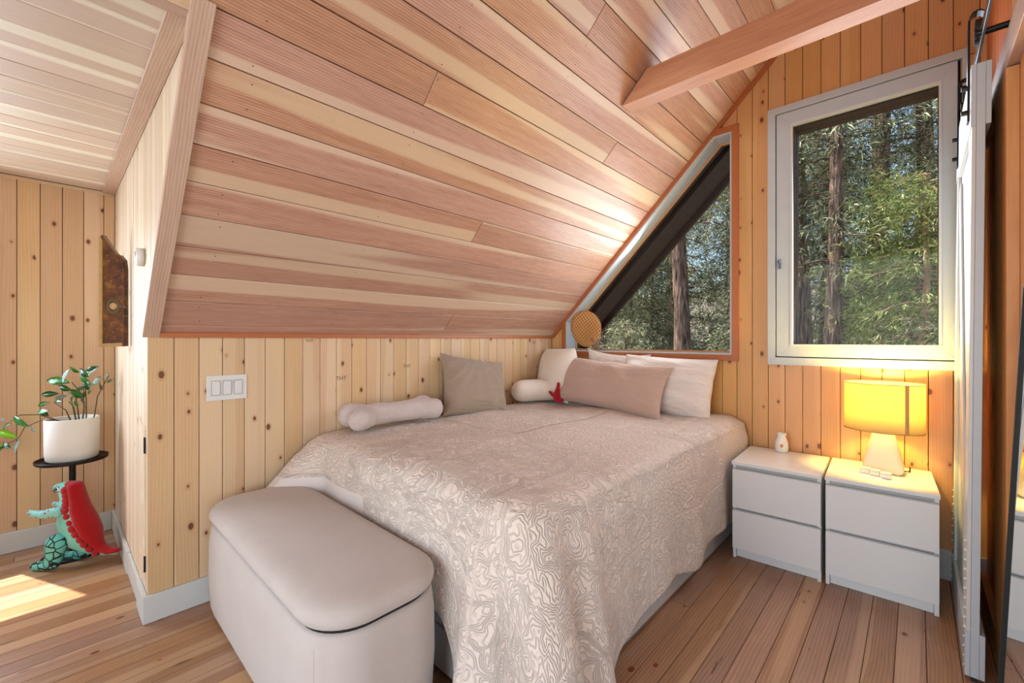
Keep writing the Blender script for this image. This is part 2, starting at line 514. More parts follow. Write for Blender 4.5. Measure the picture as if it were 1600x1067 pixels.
for a, b_ in zip(xs, xs[1:]):
    y0 = YC + .03 if b_ < -1.46 else YF
    cuts = [y0]
    for jx, jy in joints.items():
        if abs(b_ - jx) < .04 or False: cuts.append(jy)
    if y0 < 0: cuts.insert(1, random.uniform(-1.8, -.6)) if True else None
    cuts = sorted(cuts) + [YB]
    for p, q in zip(cuts, cuts[1:]):
        s0, s1 = a / R2, b_ / R2
        # frame axes: x along slope, y along room; normal = ex x ey -> flip order so that it faces the room
        plank('ceiling_plank', [(p, s0), (q, s0), (q, s1), (p, s1)][0:4] and [(s0, p), (s1, p), (s1, q), (s0, q)],
              frame((0, 0, 3.665), (R2, 0, R2), (0, 1, 0), (R2, 0, -R2)), T, M['fir'], ceiling, gap=.0016)
bm = bmesh.new()
for a, b_ in zip(xs, xs[1:]):
    if b_ > -.3: break
    y = .45 + random.uniform(-.01, .01)
    while y < YB - .1:
        for f_ in (.2, .8):
            if random.random() < .8:
                bmesh.ops.create_cone(bm, cap_ends=True, segments=6, radius1=.0022, radius2=.0022, depth=.001, matrix=cf @ Matrix.Translation(((a + (b_ - a) * f_) / R2, y + random.uniform(-.006, .006), .0002)))
        y += .61
o = bm_obj('nail_heads', bm, simple('rusty_nail', (52, 32, 24), .7), ceiling); o['kind'] = 'stuff'
# right hand slope (only glimpsed), wide boards
k = RIDGE
while k < XE:
    a, b_ = k, min(k + .25, XE)
    z0 = 2 * RIDGE + 3.665
    plank('ceiling_plank', [(a / R2, YF), (b_ / R2, YF), (b_ / R2, YB), (a / R2, YB)], frame((0, 0, z0), (R2, 0, -R2), (0, 1, 0), (-R2, 0, -R2)), T, M['fir'], ceiling, gap=.0016)
    k += .25

# alcove ceiling
ZA = 2.165
ca = box('ceiling_alcove', (XA - .1, YA - .05, ZA + T), (-1.502, YC + .02, ZA + .1), M['backing']); tag(ca, kind='structure')
k = -1.553
while k > XA:
    a = max(k - .1385, XA)
    plank('ceiling_plank', [(a, YA), (k, YA), (k, YC - .005), (a, YC - .005)], frame((0, 0, ZA), (1, 0, 0), (0, 1, 0), (0, 0, -1)), T, M['fir_pale'], ca, gap=.0012, ch=.0025 if int(k * 100) % 2 else .004)
    k -= .1385

def strips(lo, hi, anchor, pitch):
    k = anchor
    while k > lo: k -= pitch
    k += pitch
    e = [lo] + ([] if k - lo < .012 else []) 
    while k < hi - .012:
        if k - lo > .012: e.append(k)
        k += pitch
    e.append(hi); return list(zip(e, e[1:]))

# gable (back) wall with its two openings
WI = dict(l=-2.256, r=-.898, b=1.116, t=2.607)      # gable window opening, top edge follows the roof
def ztri(x): return min(x + 3.625, WI['t'])
W2 = dict(l=-.655, r=.160, b=1.09, t=2.63)          # casement opening
def seg_openings(a, b_):
    res = []
    if b_ > WI['l'] + .001 and a < WI['r'] - .001: res.append(('tri', WI['b']))
    if b_ > W2['l'] + .001 and a < W2['r'] - .001: res.append(('sq', W2['b']))
    return res
def cols(lo, hi, anchor, pitch, extra):
    e = sorted(set([c for ab in strips(lo, hi, anchor, pitch) for c in ab]))
    return e
wall_back = empty('wall_back', (0, 0, 0)); tag(wall_back, kind='structure')
YW = YB + .10   # outer face
# backing pieces around the openings (real wall thickness)
def wb(poly): return prism('wall_core', poly, YB + BK, YW, 'y', M['backing'], wall_back)
zt = lambda x: zc(x) + .06
wb([(X0 - .05, -.1), (XE, -.1), (XE, WI['b'] - .03), (X0 - .05, WI['b'] - .03)])
wb([(X0 - .05, WI['b'] - .03), (WI['l'], WI['b'] - .03), (WI['l'], ztri(WI['l'])), (WI['l'], zt(WI['l'])), (X0 - .05, zt(X0 - .05))])
xk = WI['t'] - 3.625
wb([(WI['l'], ztri(WI['l'])), (xk, WI['t']), (xk, zt(xk)), (WI['l'], zt(WI['l']))])
wb([(xk, WI['t']), (WI['r'], WI['t']), (WI['r'], zt(WI['r'])), (xk, zt(xk))])
wb([(WI['r'], WI['b'] - .03), (W2['l'], WI['b'] - .03), (W2['l'], zt(W2['l'])), (WI['r'], zt(WI['r']))])
wb([(W2['l'], W2['t']), (W2['r'], W2['t']), (W2['r'], zt(W2['r'])), (W2['l'], zt(W2['l']))])
wb([(W2['r'], WI['b'] - .03), (XE, WI['b'] - .03), (XE, zc(XE) + .06), (RIDGE, zt(RIDGE)), (W2['r'], zt(W2['r']))])
bf = frame((0, YB, 0), (-1, 0, 0), (0, 0, 1), (0, -1, 0))
edges = sorted(set([round(c, 4) for ab in strips(X0, XR + .06, -.687, .0915) for c in ab] + [WI['l'], WI['r'], W2['l'], W2['r']]))
def bplank(poly): plank('wall_plank', [(-p[0], p[1]) for p in poly], frame((0, YB, 0), (-1, 0, 0), (0, 0, 1), (0, 1, 0) if False else (0, -1, 0)), T, M['pine_orange'], wall_back)
merged = []
base = strips(X0, XR + .06, -.687, .0915)
for a, b_ in base:
    ztop = lambda x: zc(x) - .002
    l_, r_, bt, tp = (WI['l'], WI['r'], WI['b'], ztri) if b_ < -.80 or a < WI['r'] else (W2['l'], W2['r'], W2['b'], lambda x: W2['t'])
    if b_ <= l_ + .002 or a >= r_ - .002:
        bplank([(a, 0), (b_, 0), (b_, ztop(b_)), (a, ztop(a))]); continue
    bplank([(a, 0), (b_, 0), (b_, bt), (a, bt)])                       # below the opening
    if a < l_ - .012: bplank([(a, bt), (l_, bt), (l_, min(tp(l_), ztop(l_))), (a, min(tp(l_), ztop(a)))])
    if b_ > r_ + .012: bplank([(r_, bt), (b_, bt), (b_, tp(r_)), (r_, tp(r_))])
    ta, tb = tp(max(a, l_)), tp(min(b_, r_))
    if ztop(a) - ta > .02: bplank([(a, ta), (b_, tb), (b_, ztop(b_)), (a, ztop(a))])

# knee wall
zk = zc(X0)
wall_left = box('wall_left', (X0 - .12, YC + .02, -.1), (X0 - BK, YB, zk + .02), M['backing']); tag(wall_left, kind='structure')
for a, b_ in strips(YC, YB, .377, .0925):
    plank('wall_plank', [(a, 0), (b_, 0), (b_, zk - .003), (a, zk - .003)], frame((X0, 0, 0), (0, 1, 0), (0, 0, 1), (1, 0, 0)), T, M['pine'], wall_left)
box('wall_core', (X0 - .12, YF, -.1), (X0, YA - .02, zk + .05), M['pine'], wall_left)
# alcove outer wall (with the window the sun comes through)
AW = dict(a=-1.15, b=-.270, z0=.75, z1=1.87)
wall_alcove = empty('wall_alcove', (0, 0, 0)); tag(wall_alcove, kind='structure')
def wa(y0, y1, z0, z1): box('wall_core', (XA - .05, y0, z0), (XA - BK, y1, z1), M['backing'], wall_alcove)
wa(YA - .1, AW['a'], -.1, ZA + .05); wa(AW['b'], YC + .1, -.1, ZA + .05); wa(AW['a'], AW['b'], -.1, AW['z0']); wa(AW['a'], AW['b'], AW['z1'], ZA + .05)
for a, b_ in strips(YA, YC, -.042, .0915):
    fr = frame((XA, 0, 0), (0, 1, 0), (0, 0, 1), (1, 0, 0))
    def ap(z0, z1, a=a, b_=b_): plank('wall_plank', [(a, z0), (b_, z0), (b_, z1), (a, z1)], fr, T, M['pine'], wall_alcove)
    if b_ > AW['a'] and a < AW['b'] - .01: ap(0, AW['z0']); ap(AW['z1'], ZA)
    else: ap(0, ZA)
# alcove side wall (cheek) beside the bed
wall_side = prism('wall_alcove_side', [(XA, -.1), (X0 - .017, -.1), (X0 - .017, zk), (-1.50, ZA + .0), (-1.50, ZA + .1), (XA, ZA + .1)], YC + BK, YC + .034, 'y', M['backing']); tag(wall_side, kind='structure')
for a, b_ in strips(XA, -1.52, -2.512, .092):
    def bot(x): return zc(x) - .01
    if a < X0 - .012 < b_ - .02: segs = [(a, X0), (X0, b_)]
    else: segs = [(a, b_)]
    for p, q in segs:
        top = ZA - .002
        if p > X0 - .001:
            if top - bot(p) < .02: continue
            q2 = min(q, top + .01 - 3.665)
            poly = [(p, bot(p)), (q2, min(bot(q2), top)), (q2, top), (p, top)]
            if top - bot(q2) < .004: poly = [(p, bot(p)), (q2, top), (p, top)]
        else:
            poly = [(p, 0), (q, 0), (q, top), (p, top)]
        plank('wall_plank', [(-u, v) for u, v in poly], frame((0, YC, 0), (-1, 0, 0), (0, 0, 1), (0, -1, 0)), T, M['pine_white'], wall_side)
# hatch door let into the side wall
hp = box('hatch_panel', (-2.60, YC - .004, .14), (-2.47, YC + .006, .84), M['pine_white'], wall_side, .001)
for z in (.20, .72):
    box('hinge', (-2.472, YC - .007, z), (-2.464, YC - .001, z + .07), M['black_metal'], wall_side)
box('wall_core', (XA, YA - .12, -.1), (-1.45, YA, ZA + .1), M['pine_white'], wall_side)
# right wall, front wall, far side
wall_right = box('wall_right', (XR + BK, 1.25, -.1), (XR + .10, YB, 4.3), M['backing']); tag(wall_right, kind='structure')
for a, b_ in strips(1.25, YB, 1.9, .0915):
    plank('wall_plank', [(-b_, 0), (-a, 0), (-a, 3.9), (-b_, 3.9)], frame((XR, 0, 0), (0, -1, 0), (0, 0, 1), (-1, 0, 0)), T, M['postdark'] if a > 2.3 else M['post'], wall_right)
wf = empty('wall_front', (0, 0, 0)); tag(wf, kind='structure')
def wfb(x0, x1, z0, z1): box('wall_core', (x0, YF - .1, z0), (x1, YF, z1), M['pine'], wf)
wfb(XA, -1.55, -.1, 4.6); wfb(1.15, XE + .1, -.1, 4.6); wfb(-1.55, 1.15, -.1, .2); wfb(-1.55, 1.15, 2.5, 4.6)
wo = empty('wall_outer', (0, 0, 0)); tag(wo, kind='structure')
box('wall_core', (XE, YF, -.1), (XE + .1, -1.6, 3.0), M['pine'], wo); box('wall_core', (XE, .4, -.1), (XE + .1, YB, 3.0), M['pine'], wo)
box('wall_core', (XE, -1.6, -.1), (XE + .1, .4, .3), M['pine'], wo); box('wall_core', (XE, -1.6, 2.1), (XE + .1, .4, 3.0), M['pine'], wo)

# baseboards
bh = .118
def bb(name, pieces):
    r = None
    for i, (lo, hi) in enumerate(pieces):
        if i == 0: r = tag(box(name, lo, hi, M['base_paint'], None, .0025), kind='structure')
        else: box('baseboard_piece', lo, hi, M['base_paint'], r, .0025)
bb('baseboard_left', [((X0 + .0005, YC - .017, .001), (X0 + .017, YB, bh))])
bb('baseboard_alcove_side', [((-2.60, YC - .018, .001), (X0, YC - .0008, bh)), ((-2.98, YC - .012, .001), (-2.601, YC - .0008, bh - .004)), ((XA, YC - .016, .001), (-2.981, YC - .0008, bh + .004))])
bb('baseboard_alcove', [((XA + .0008, YA, .001), (XA + .017, YC - .017, bh))])
bb('baseboard_back', [((-.80, YB - .017, .001), (XR, YB - .0008, .155))])

# trims
def trim(name, o): o.name = name; tag(o, kind='structure'); return o
def lplank(name, length, wd, th, fr, mat):
    """board with local y along its length, for the grain"""
    bm = bmesh.new(); add_box(bm, (-wd / 2, 0, -th), (wd / 2, length, 0), .0015, 1)
    o = bm_obj(name, bm, mat); o.matrix_world = fr; tag(o, kind='structure'); return o
# board along the lower edge of the slope, on top of the knee wall
lplank('trim_1', YB - YC - .04, .022, .012, frame((X0 + .014, YC + .04, zk - .006), (0, 0, -1), (0, 1, 0), (1, 0, 0)), M['trimwood'])
# sloping board along the edge of the main ceiling beside the alcove
L = (-1.49 - (X0 - .0)) / R2
lplank('trim_2', L + .03, .058, .03, frame((X0 + .004, YC + .012, zc(X0 + .004) - .022), (0, 1, 0), (R2, 0, R2), (R2, 0, -R2)), M['trimpink'])
# flat board along the alcove ceiling where it meets the side wall
lplank('trim_3', 2.22, .06, .014, frame((-3.775, YC - .031, ZA - .014), (0, 1, 0), (1, 0, 0), (0, 0, -1)), M['trimpink'])
# board at the upper edge of the alcove ceiling
lplank('trim_4', 1.90, .05, .02, frame((-1.535, YA, ZA - .012), (-1, 0, 0), (0, 1, 0), (0, 0, -1)), M['trimpink'])
lplank('trim_5', 1.925, .10, .012, frame((-1.468, YA, zc(-1.468) - .012), (R2, 0, R2), (0, 1, 0), (R2, 0, -R2)), M['fir'])
# board along the ceiling on the gable wall
lplank('trim_6', (RIDGE - X0) / R2, .030, .018, frame((X0 + .012, YB - .019, zc(X0) - .007), (-R2, 0, R2), (R2, 0, R2), (0, -1, 0)), M['trimwood'])
lplank('trim_7', YC + 1.6, .02, .012, frame((XA + .001, YA, ZA - .012), (0, 0, -1), (0, 1, 0), (1, 0, 0)), M['pine'])

# ------------------------------------------------------------------ gable window (window_1)
win1 = empty('window_1', (0, 0, 0)); tag(win1, kind='structure')
def ringpoly(outer, inner, y0, y1, mat, name, parent):
    n = len(outer); bm = bmesh.new()
    def R(pts, y): return [bm.verts.new((p[0], y, p[1])) for p in pts]
    a, b_, c, d = R(outer, y0), R(inner, y0), R(outer, y1), R(inner, y1)
    for i in range(n):
        j = (i + 1) % n
        bm.faces.new((a[i], a[j], b_[j], b_[i])); bm.faces.new((c[i], c[j], d[j], d[i]))
        bm.faces.new((a[i], a[j], c[j], c[i])); bm.faces.new((b_[i], b_[j], d[j], d[i]))
    return bm_obj(name, bm, mat, parent)
def wpoly(o):  # o = offset outwards from the opening
    l, r, b_, t = WI['l'] - o, WI['r'] + o, WI['b'] - o, WI['t'] + o
    k = 3.625 + o * math.sqrt(2)
    return [(l, b_), (r, b_), (r, t), (t - k, t), (l, l + k)]
# casing boards, one per side, mitred
oi, oo = wpoly(0), wpoly(.040)
for i in range(5):
    j = (i + 1) % 5
    off = .028 if i == 3 else .0
    q = [oo[i], oo[j], oi[j], oi[i]]
    if i == 3:
        sh = .010
        q = [(oo[i][0] + sh, oo[i][1] - 0), (oo[j][0] + sh, oo[j][1] + 0), oi[j], oi[i]]
    prism('casing_board', q, YB - .02, YB - .0015, 'y', M['trimwood'], win1, .001)
ringpoly(wpoly(.0015), wpoly(-.012), YB - .012, YB + .118, M['window_paint'], 'reveal', win1)
ringpoly(wpoly(-.010), wpoly(-.022), YB + .118, YB + .135, M['post'], 'stop_bead', win1)
gp = wpoly(-.004)
prism('pane', gp, YB + .128, YB + .132, 'y', M['glass'], win1)
ringpoly(wpoly(.03), wpoly(-.016), YB + .136, YB + .17, M['darkwood'], 'outer_frame', win1)

# ------------------------------------------------------------------ casement window (window_2)
win2 = empty('window_2', (0, 0, 0)); tag(win2, kind='structure')
def rect(l, r, b_, t): return [(l, b_), (r, b_), (r, t), (l, t)]
def rail4(name, o, i, y0, y1, mat, parent, bev=.0015):
    for k in range(4):
        j = (k + 1) % 4
        prism(name, [o[k], o[j], i[j], i[k]], y0, y1, 'y', mat, parent, bev)
rail4('casing_board', rect(-.684, .188, 1.062, 2.658), rect(-.642, .166, 1.108, 2.616), YB - .030, YB - .0015, M['window_paint'], win2)
ringpoly(rect(-.650, .156, 1.095, 2.625), rect(-.644, .150, 1.101, 2.619), YB - .001, YB + .09, M['black'], 'gasket', win2)
sash = empty('sash', (0, 0, 0)); sash.parent = win2
rail4('sash_rail', rect(-.637, .150, 1.114, 2.611), rect(-.560, .091, 1.180, 2.533), YB - .024, YB + .03, M['window_paint'], sash)
ringpoly(rect(-.562, .093, 1.178, 2.535), rect(-.551, .083, 1.189, 2.524), YB - .028, YB - .004, M['white_paint'], 'glazing_bead', sash)
prism('pane', rect(-.561, .092, 1.179, 2.534), YB + .004, YB + .008, 'y', M['glass'], sash)
ringpoly(rect(-.70, .20, 1.05, 2.70), rect(-.551, .083, 1.186, 2.522), YB + .101, YB + .16, M['darkwood'], 'outer_frame', win2)
ringpoly(rect(-.60, .13, 1.14, 2.57), rect(-.553, .085, 1.184, 2.524), YB + .035, YB + .100, M['darkwood'], 'screen_frame', win2)
for z in (1.30, 1.83, 2.36):
    box('hinge', (.148, YB - .040, z), (.166, YB - .022, z + .12), M['black_metal'], win2, .003)
h = bmesh.new(); add_box(h, (-.630, YB - .034, 1.655), (-.612, YB - .026, 1.715), .002); add_tube(h, [(-.626, YB - .040, 1.705), (-.621, YB - .055, 1.69), (-.621, YB - .055, 1.665), (-.616, YB - .040, 1.66)], .004, 6)
bm_obj('latch', h, M['steel'], win2)

# ------------------------------------------------------------------ roof overhang outside
eave = prism('roof_overhang', [(X0 - .9, zc(X0 - .9) + .03), (RIDGE, zc(RIDGE) + .03), (RIDGE, zc(RIDGE) + .2), (X0 - .9, zc(X0 - .9) + .2)], YW + .01, 3.80, 'y', M['darkwood']); tag(eave, kind='structure')
prism('fascia', [(X0 - .9, zc(X0 - .9) - .03), (RIDGE, zc(RIDGE) - .03), (RIDGE, zc(RIDGE) + .2), (X0 - .9, zc(X0 - .9) + .2)], 3.801, 3.84, 'y', M['darkwood'], eave)
prism('rafter', [(X0 - .9, zc(X0 - .9) - .02), (RIDGE, zc(RIDGE) - .02), (RIDGE, zc(RIDGE) + .029), (X0 - .9, zc(X0 - .9) + .029)], 3.45, 3.50, 'y', M['darkwood'], eave)

# ------------------------------------------------------------------ collar beam
bo = lplank('collar_beam', XR + 1.165 - .002, .10, .14, frame((-1.165, 2.168, 2.485), (0, 1, 0), (1, 0, 0), (0, 0, -1)), M['beam'])
me = bo.data
bm = bmesh.new(); 
# end cut to the slope of the ceiling
Lb = XR + 1.165 - .002
bmv = [(-.05, 0, 0), (.05, 0, 0), (.05, Lb, 0), (-.05, Lb, 0), (-.05, .14, -.14), (.05, .14, -.14), (.05, Lb, -.14), (-.05, Lb, -.14)]
vv = [bm.verts.new(p) for p in bmv]
for f in ((0, 1, 2, 3), (7, 6, 5, 4), (0, 4, 5, 1), (2, 6, 7, 3), (1, 5, 6, 2), (0, 3, 7, 4)): bm.faces.new([vv[i] for i in f])
bmesh.ops.recalc_face_normals(bm, faces=bm.faces[:])
bm.to_mesh(me); bm.free()
del bo['kind']
tag(bo, 'bare sawn timber beam crossing high up from the sloped plank ceiling to the right', 'beam')

# ------------------------------------------------------------------ sliding door, rail, hardware, trims on the right
door = empty('door_1', (.150, 2.25, 0), 0); tag(door, kind='structure'); door.rotation_euler = (0, math.radians(.45), 0)
dl = .80
box('panel', (-.010, 0, .012), (.012, dl, 2.2), M['window_paint'], door, .001)
for z0, z1 in ((.012, .17), (1.98, 2.2)):
    box('rail_board', (-.024, 0, z0), (-.0105, dl, z1), M['window_paint'], door, .0012)
    box('rail_board', (.0125, 0, z0), (.026, dl, z1), M['window_paint'], door, .0012)
for y0 in (0, dl - .12):
    box('stile_board', (-.021, y0, .171), (-.0105, y0 + .12, 1.979), M['white_paint'], door, .0012)
bm = bmesh.new()
add_box(bm, (-.018, -.05, 0), (-.0108, .05, math.hypot(dl - .3, 1.7)), .001, 1, Matrix.Translation((0, .15, .22)) @ Matrix.Rotation(-math.atan2(dl - .3, 1.7), 4, 'X'))
bm_obj('diagonal_brace', bm, M['white_paint'], door)
bm = bmesh.new()
for k in range(14):
    for y in (.03, dl - .05):
        add_box(bm, (-.027, y - .003, .03 + k * .035), (-.0205, y + .003, .036 + k * .035))
so = bm_obj('screw_heads', bm, M['plastic'], door); so['kind'] = 'stuff'
box('floor_guide', (-.006, -.004, -.0), (.006, .02, .011), M['black'], door)
for yy in (.075, dl - .16):
    st = box('strap_hanger', (-.030, yy - .02, 2.02), (-.0245, yy + .02, 2.39), M['black_metal'], door)
    for z in (2.06, 2.15):
        b2 = bmesh.new(); add_tube(b2, [(-.045, yy, z), (-.0302, yy, z)], [.009, .010], 8); bm_obj('bolt', b2, M['black_metal'], st)
    b2 = bmesh.new()
    arc = [(-.028 + .022 * (1 - math.cos(a)), yy, 2.385 + .03 * math.sin(a)) for a in [i * PI / 8 for i in range(9)]]
    for p, q in zip(arc, arc[1:]):
        vs = [b2.verts.new((p[0], p[1] - .02, p[2])), b2.verts.new((p[0], p[1] + .02, p[2])), b2.verts.new((q[0], q[1] + .02, q[2])), b2.verts.new((q[0], q[1] - .02, q[2])),
              b2.verts.new((p[0], p[1] - .02, p[2] + .005)), b2.verts.new((p[0], p[1] + .02, p[2] + .005)), b2.verts.new((q[0], q[1] + .02, q[2] + .005)), b2.verts.new((q[0], q[1] - .02, q[2] + .005))]
        for f in ((0, 1, 2, 3), (4, 5, 6, 7), (0, 1, 5, 4), (2, 3, 7, 6), (0, 3, 7, 4), (1, 2, 6, 5)): b2.faces.new([vs[i] for i in f])
    bm_obj('strap_top', b2, M['black_metal'], st)
    b2 = bmesh.new(); add_tube(b2, [(-.012, yy, 2.345), (.010, yy, 2.345)], .045, 20); bm_obj('roller_wheel', b2, M['black'], st)
dr = empty('door_rail', (.168, 1.3, 2.285), 0, 'dark steel flat rail carrying the white sliding door, top right', 'door rail')
box('track_bar', (-.004, 0, -.02), (.004, 1.70, .02), M['steel'], dr, .001)
for y in (.15, .91, 1.55):
    bm = bmesh.new(); add_tube(bm, [(-.014, y, 0), (XR - .168 - .002, y, 0)], .011, 10); add_tube(bm, [(-.020, y, 0), (-.0142, y, 0)], .017, 6)
    bm_obj('standoff', bm, M['black_metal'], dr)
# cedar casing, header and base on the right wall
tr8 = lplank('trim_8', 2.13, .30, .030, frame((XR - .030, 2.34, .001), (0, -1, 0), (0, 0, 1), (-1, 0, 0)), M['post'])
lplank('trim_9', 1.9, .11, .05, frame((XR - .03, 1.255, 2.19), (0, 0, 1), (0, 1, 0), (-1, 0, 0)), M['trimpink'])
lplank('trim_10', .86, .09, .028, frame((XR - .028, 2.245 + .0, .046), (0, 0, 1), (0, 1, 0), (-1, 0, 0)), M['post'])
# mirror leaning on the right wall
mir = empty('standing_mirror', (.190, 2.0, .003), math.radians(184), 'tall mirror with thin black edge leaning on the right wall, reflecting a nightstand', 'mirror')
mm = NB('mirror_glass'); mm.set(Base_Color=(.86, .87, .87, 1), Metallic=1.0, Roughness=.015)
MM = Matrix.Rotation(math.radians(-2.4), 4, 'Y')
MW, MH = .46, 1.38
bm = bmesh.new()
for lo_, hi_ in (((-.004, 0, 0), (.014, .008, MH)), ((-.004, MW - .008, 0), (.014, MW, MH)), ((-.004, .0081, 0), (.014, MW - .0081, .008)), ((-.004, .0081, MH - .008), (.014, MW - .0081, MH))):
    add_box(bm, lo_, hi_, 0, 1, MM)
bm_obj('mirror_frame', bm, M['black'], mir)
box('mirror_glass', (-.002, .0082, .0082), (.008, MW - .0082, MH - .0082), mm.m, mir, 0, 1, MM)

# ------------------------------------------------------------------ bed
bed = empty('bed', (-1.60, 2.0, 0), 0, 'low grey upholstered platform bed standing in the corner under the slope', 'bed')
def loc(o, root): return o
BX0, BX1, BY0, BY1 = -2.385, -.835, .965, 3.085
def rel(p, r): return (p[0] - r[0], p[1] - r[1], p[2] - r[2])
bl = (-1.60, 2.0, 0)
def rbox(name, lo, hi, mat, root, bev=0, seg=2, smooth=False): return box(name, rel(lo, root.location), rel(hi, root.location), mat, root, bev, seg, None, smooth)
rbox('bed_base', (BX0, BY0 + .012, .012), (BX1 - .008, BY1, .34), M['greyed'], bed, .004)
for x0, x1 in ((BX0 + .02, -1.62), (-1.60, BX1 - .02)):
    rbox('drawer', (x0, BY0 - .006, .03), (x1, BY0 + .011, .185), M['greyed'], bed, .003)
    rbox('drawer', (x0, BY0 - .006, .195), (x1, BY0 + .011, .33), M['greyed'], bed, .003)
rbox('mattress', (BX0, BY0, .341), (BX1, BY1, .690), M['whitecot'], bed, .05, 4, True)

# ------------------------------------------------------------------ quilt
def quilt_mat():
    b = NB('quilted_blush_cotton')
    uv = b.n('ShaderNodeUVMap').outputs[0]
    def patch(vec, size):
        sc = b.mapping(vec, (1 / size, 1 / size, 1))
        sp = b.n('ShaderNodeSeparateXYZ'); b.l(sc, sp.inputs[0])
        fx = b.val('FLOOR', sp.outputs[0]); fy = b.val('FLOOR', sp.outputs[1])
        rx = b.val('FRACT', sp.outputs[0]); ry = b.val('FRACT', sp.outputs[1])
        ed = b.val('MINIMUM', b.val('MINIMUM', rx, b.val('SUBTRACT', 1, rx)), b.val('MINIMUM', ry, b.val('SUBTRACT', 1, ry)))
        wn = b.n('ShaderNodeTexWhiteNoise', noise_dimensions='2D')
        cb = b.n('ShaderNodeCombineXYZ'); b.l(fx, cb.inputs[0]); b.l(fy, cb.inputs[1]); b.l(cb.outputs[0], wn.inputs['Vector'])
        return wn.outputs[0], ed
    rnd, ed = patch(uv, .46)
    warp = b.noise(uv, 7, 2)
    n1 = b.noise(uv, 10, 1.6, .5, 1.2)
    contour = b.val('ABSOLUTE', b.val('SINE', b.val('MULTIPLY', n1, 62)))
    n2 = b.noise(uv, 20, .8, .5, .4)
    contour2 = b.val('ABSOLUTE', b.val('SINE', b.val('MULTIPLY', n2, 30)))
    vo = b.n('ShaderNodeTexVoronoi', feature='DISTANCE_TO_EDGE'); vo.inputs['Scale'].default_value = 40; b.l(uv, vo.inputs['Vector'])
    cells = b.val('MINIMUM', b.val('MULTIPLY', vo.outputs['Distance'], 3.2), 1.0)
    vr = b.n('ShaderNodeTexVoronoi', feature='F1'); vr.inputs['Scale'].default_value = 8.0
    wv_ = b.n('ShaderNodeTexNoise'); wv_.inputs['Scale'].default_value = 14; wv_.inputs['Detail'].default_value = 2; b.l(uv, wv_.inputs['Vector'])
    va_ = b.n('ShaderNodeMix', data_type='VECTOR'); va_.inputs[0].default_value = .10; b.l(uv, va_.inputs[4]); b.l(wv_.outputs['Color'], va_.inputs[5]); b.l(va_.outputs[1], vr.inputs['Vector'])
    rings = b.val('ABSOLUTE', b.val('SINE', b.val('MULTIPLY', vr.outputs['Distance'], 44)))
    s1 = b.val('GREATER_THAN', rnd, .38); s2 = b.val('GREATER_THAN', rnd, .62); s3 = b.val('GREATER_THAN', rnd, .85)
    def mixf(f, a, c):
        return b.val('ADD', b.val('MULTIPLY', a, b.val('SUBTRACT', 1, f)), b.val('MULTIPLY', c, f))
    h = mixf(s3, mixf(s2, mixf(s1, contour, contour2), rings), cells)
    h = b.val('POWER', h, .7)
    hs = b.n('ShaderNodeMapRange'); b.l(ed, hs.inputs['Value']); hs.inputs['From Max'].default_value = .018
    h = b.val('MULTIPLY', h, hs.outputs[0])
    # the plain satin border along the foot
    sp = b.n('ShaderNodeSeparateXYZ'); b.l(uv, sp.inputs[0])
    pu = b.val('COMPARE', sp.outputs[1], 2.46, .13); pu2 = b.val('LESS_THAN', sp.outputs[0], .62)
    plain = b.val('MULTIPLY', pu, pu2)
    h = mixf(plain, h, 1.0)
    n3 = b.noise(uv, 3, 3)
    n4 = b.noise(uv, 700, 2)
    mot = b.noise(uv, 30, 3, .6)
    c = b.mix(n3, srgb(218, 200, 187), srgb(229, 214, 203))
    c = b.mix(b.val('MULTIPLY', b.val('POWER', b.val('SUBTRACT', 1, h), 2.0), .20), c, srgb(186, 158, 140))  # stitch grooves tinted tan: thread colour plus crease shade put into the colour
    c = b.mix(b.val('MULTIPLY', plain, .7), c, srgb(216, 206, 204))
    b.set(Base_Color=c, Roughness=.9, Specular_IOR_Level=.1, Sheen_Weight=.2)
    hh = b.val('ADD', h, b.val('ADD', b.val('MULTIPLY', n4, .06), b.val('MULTIPLY', mot, .25)))
    b.bump(hh, .72, .0075)
    return b.m
M['quilt'] = quilt_mat()

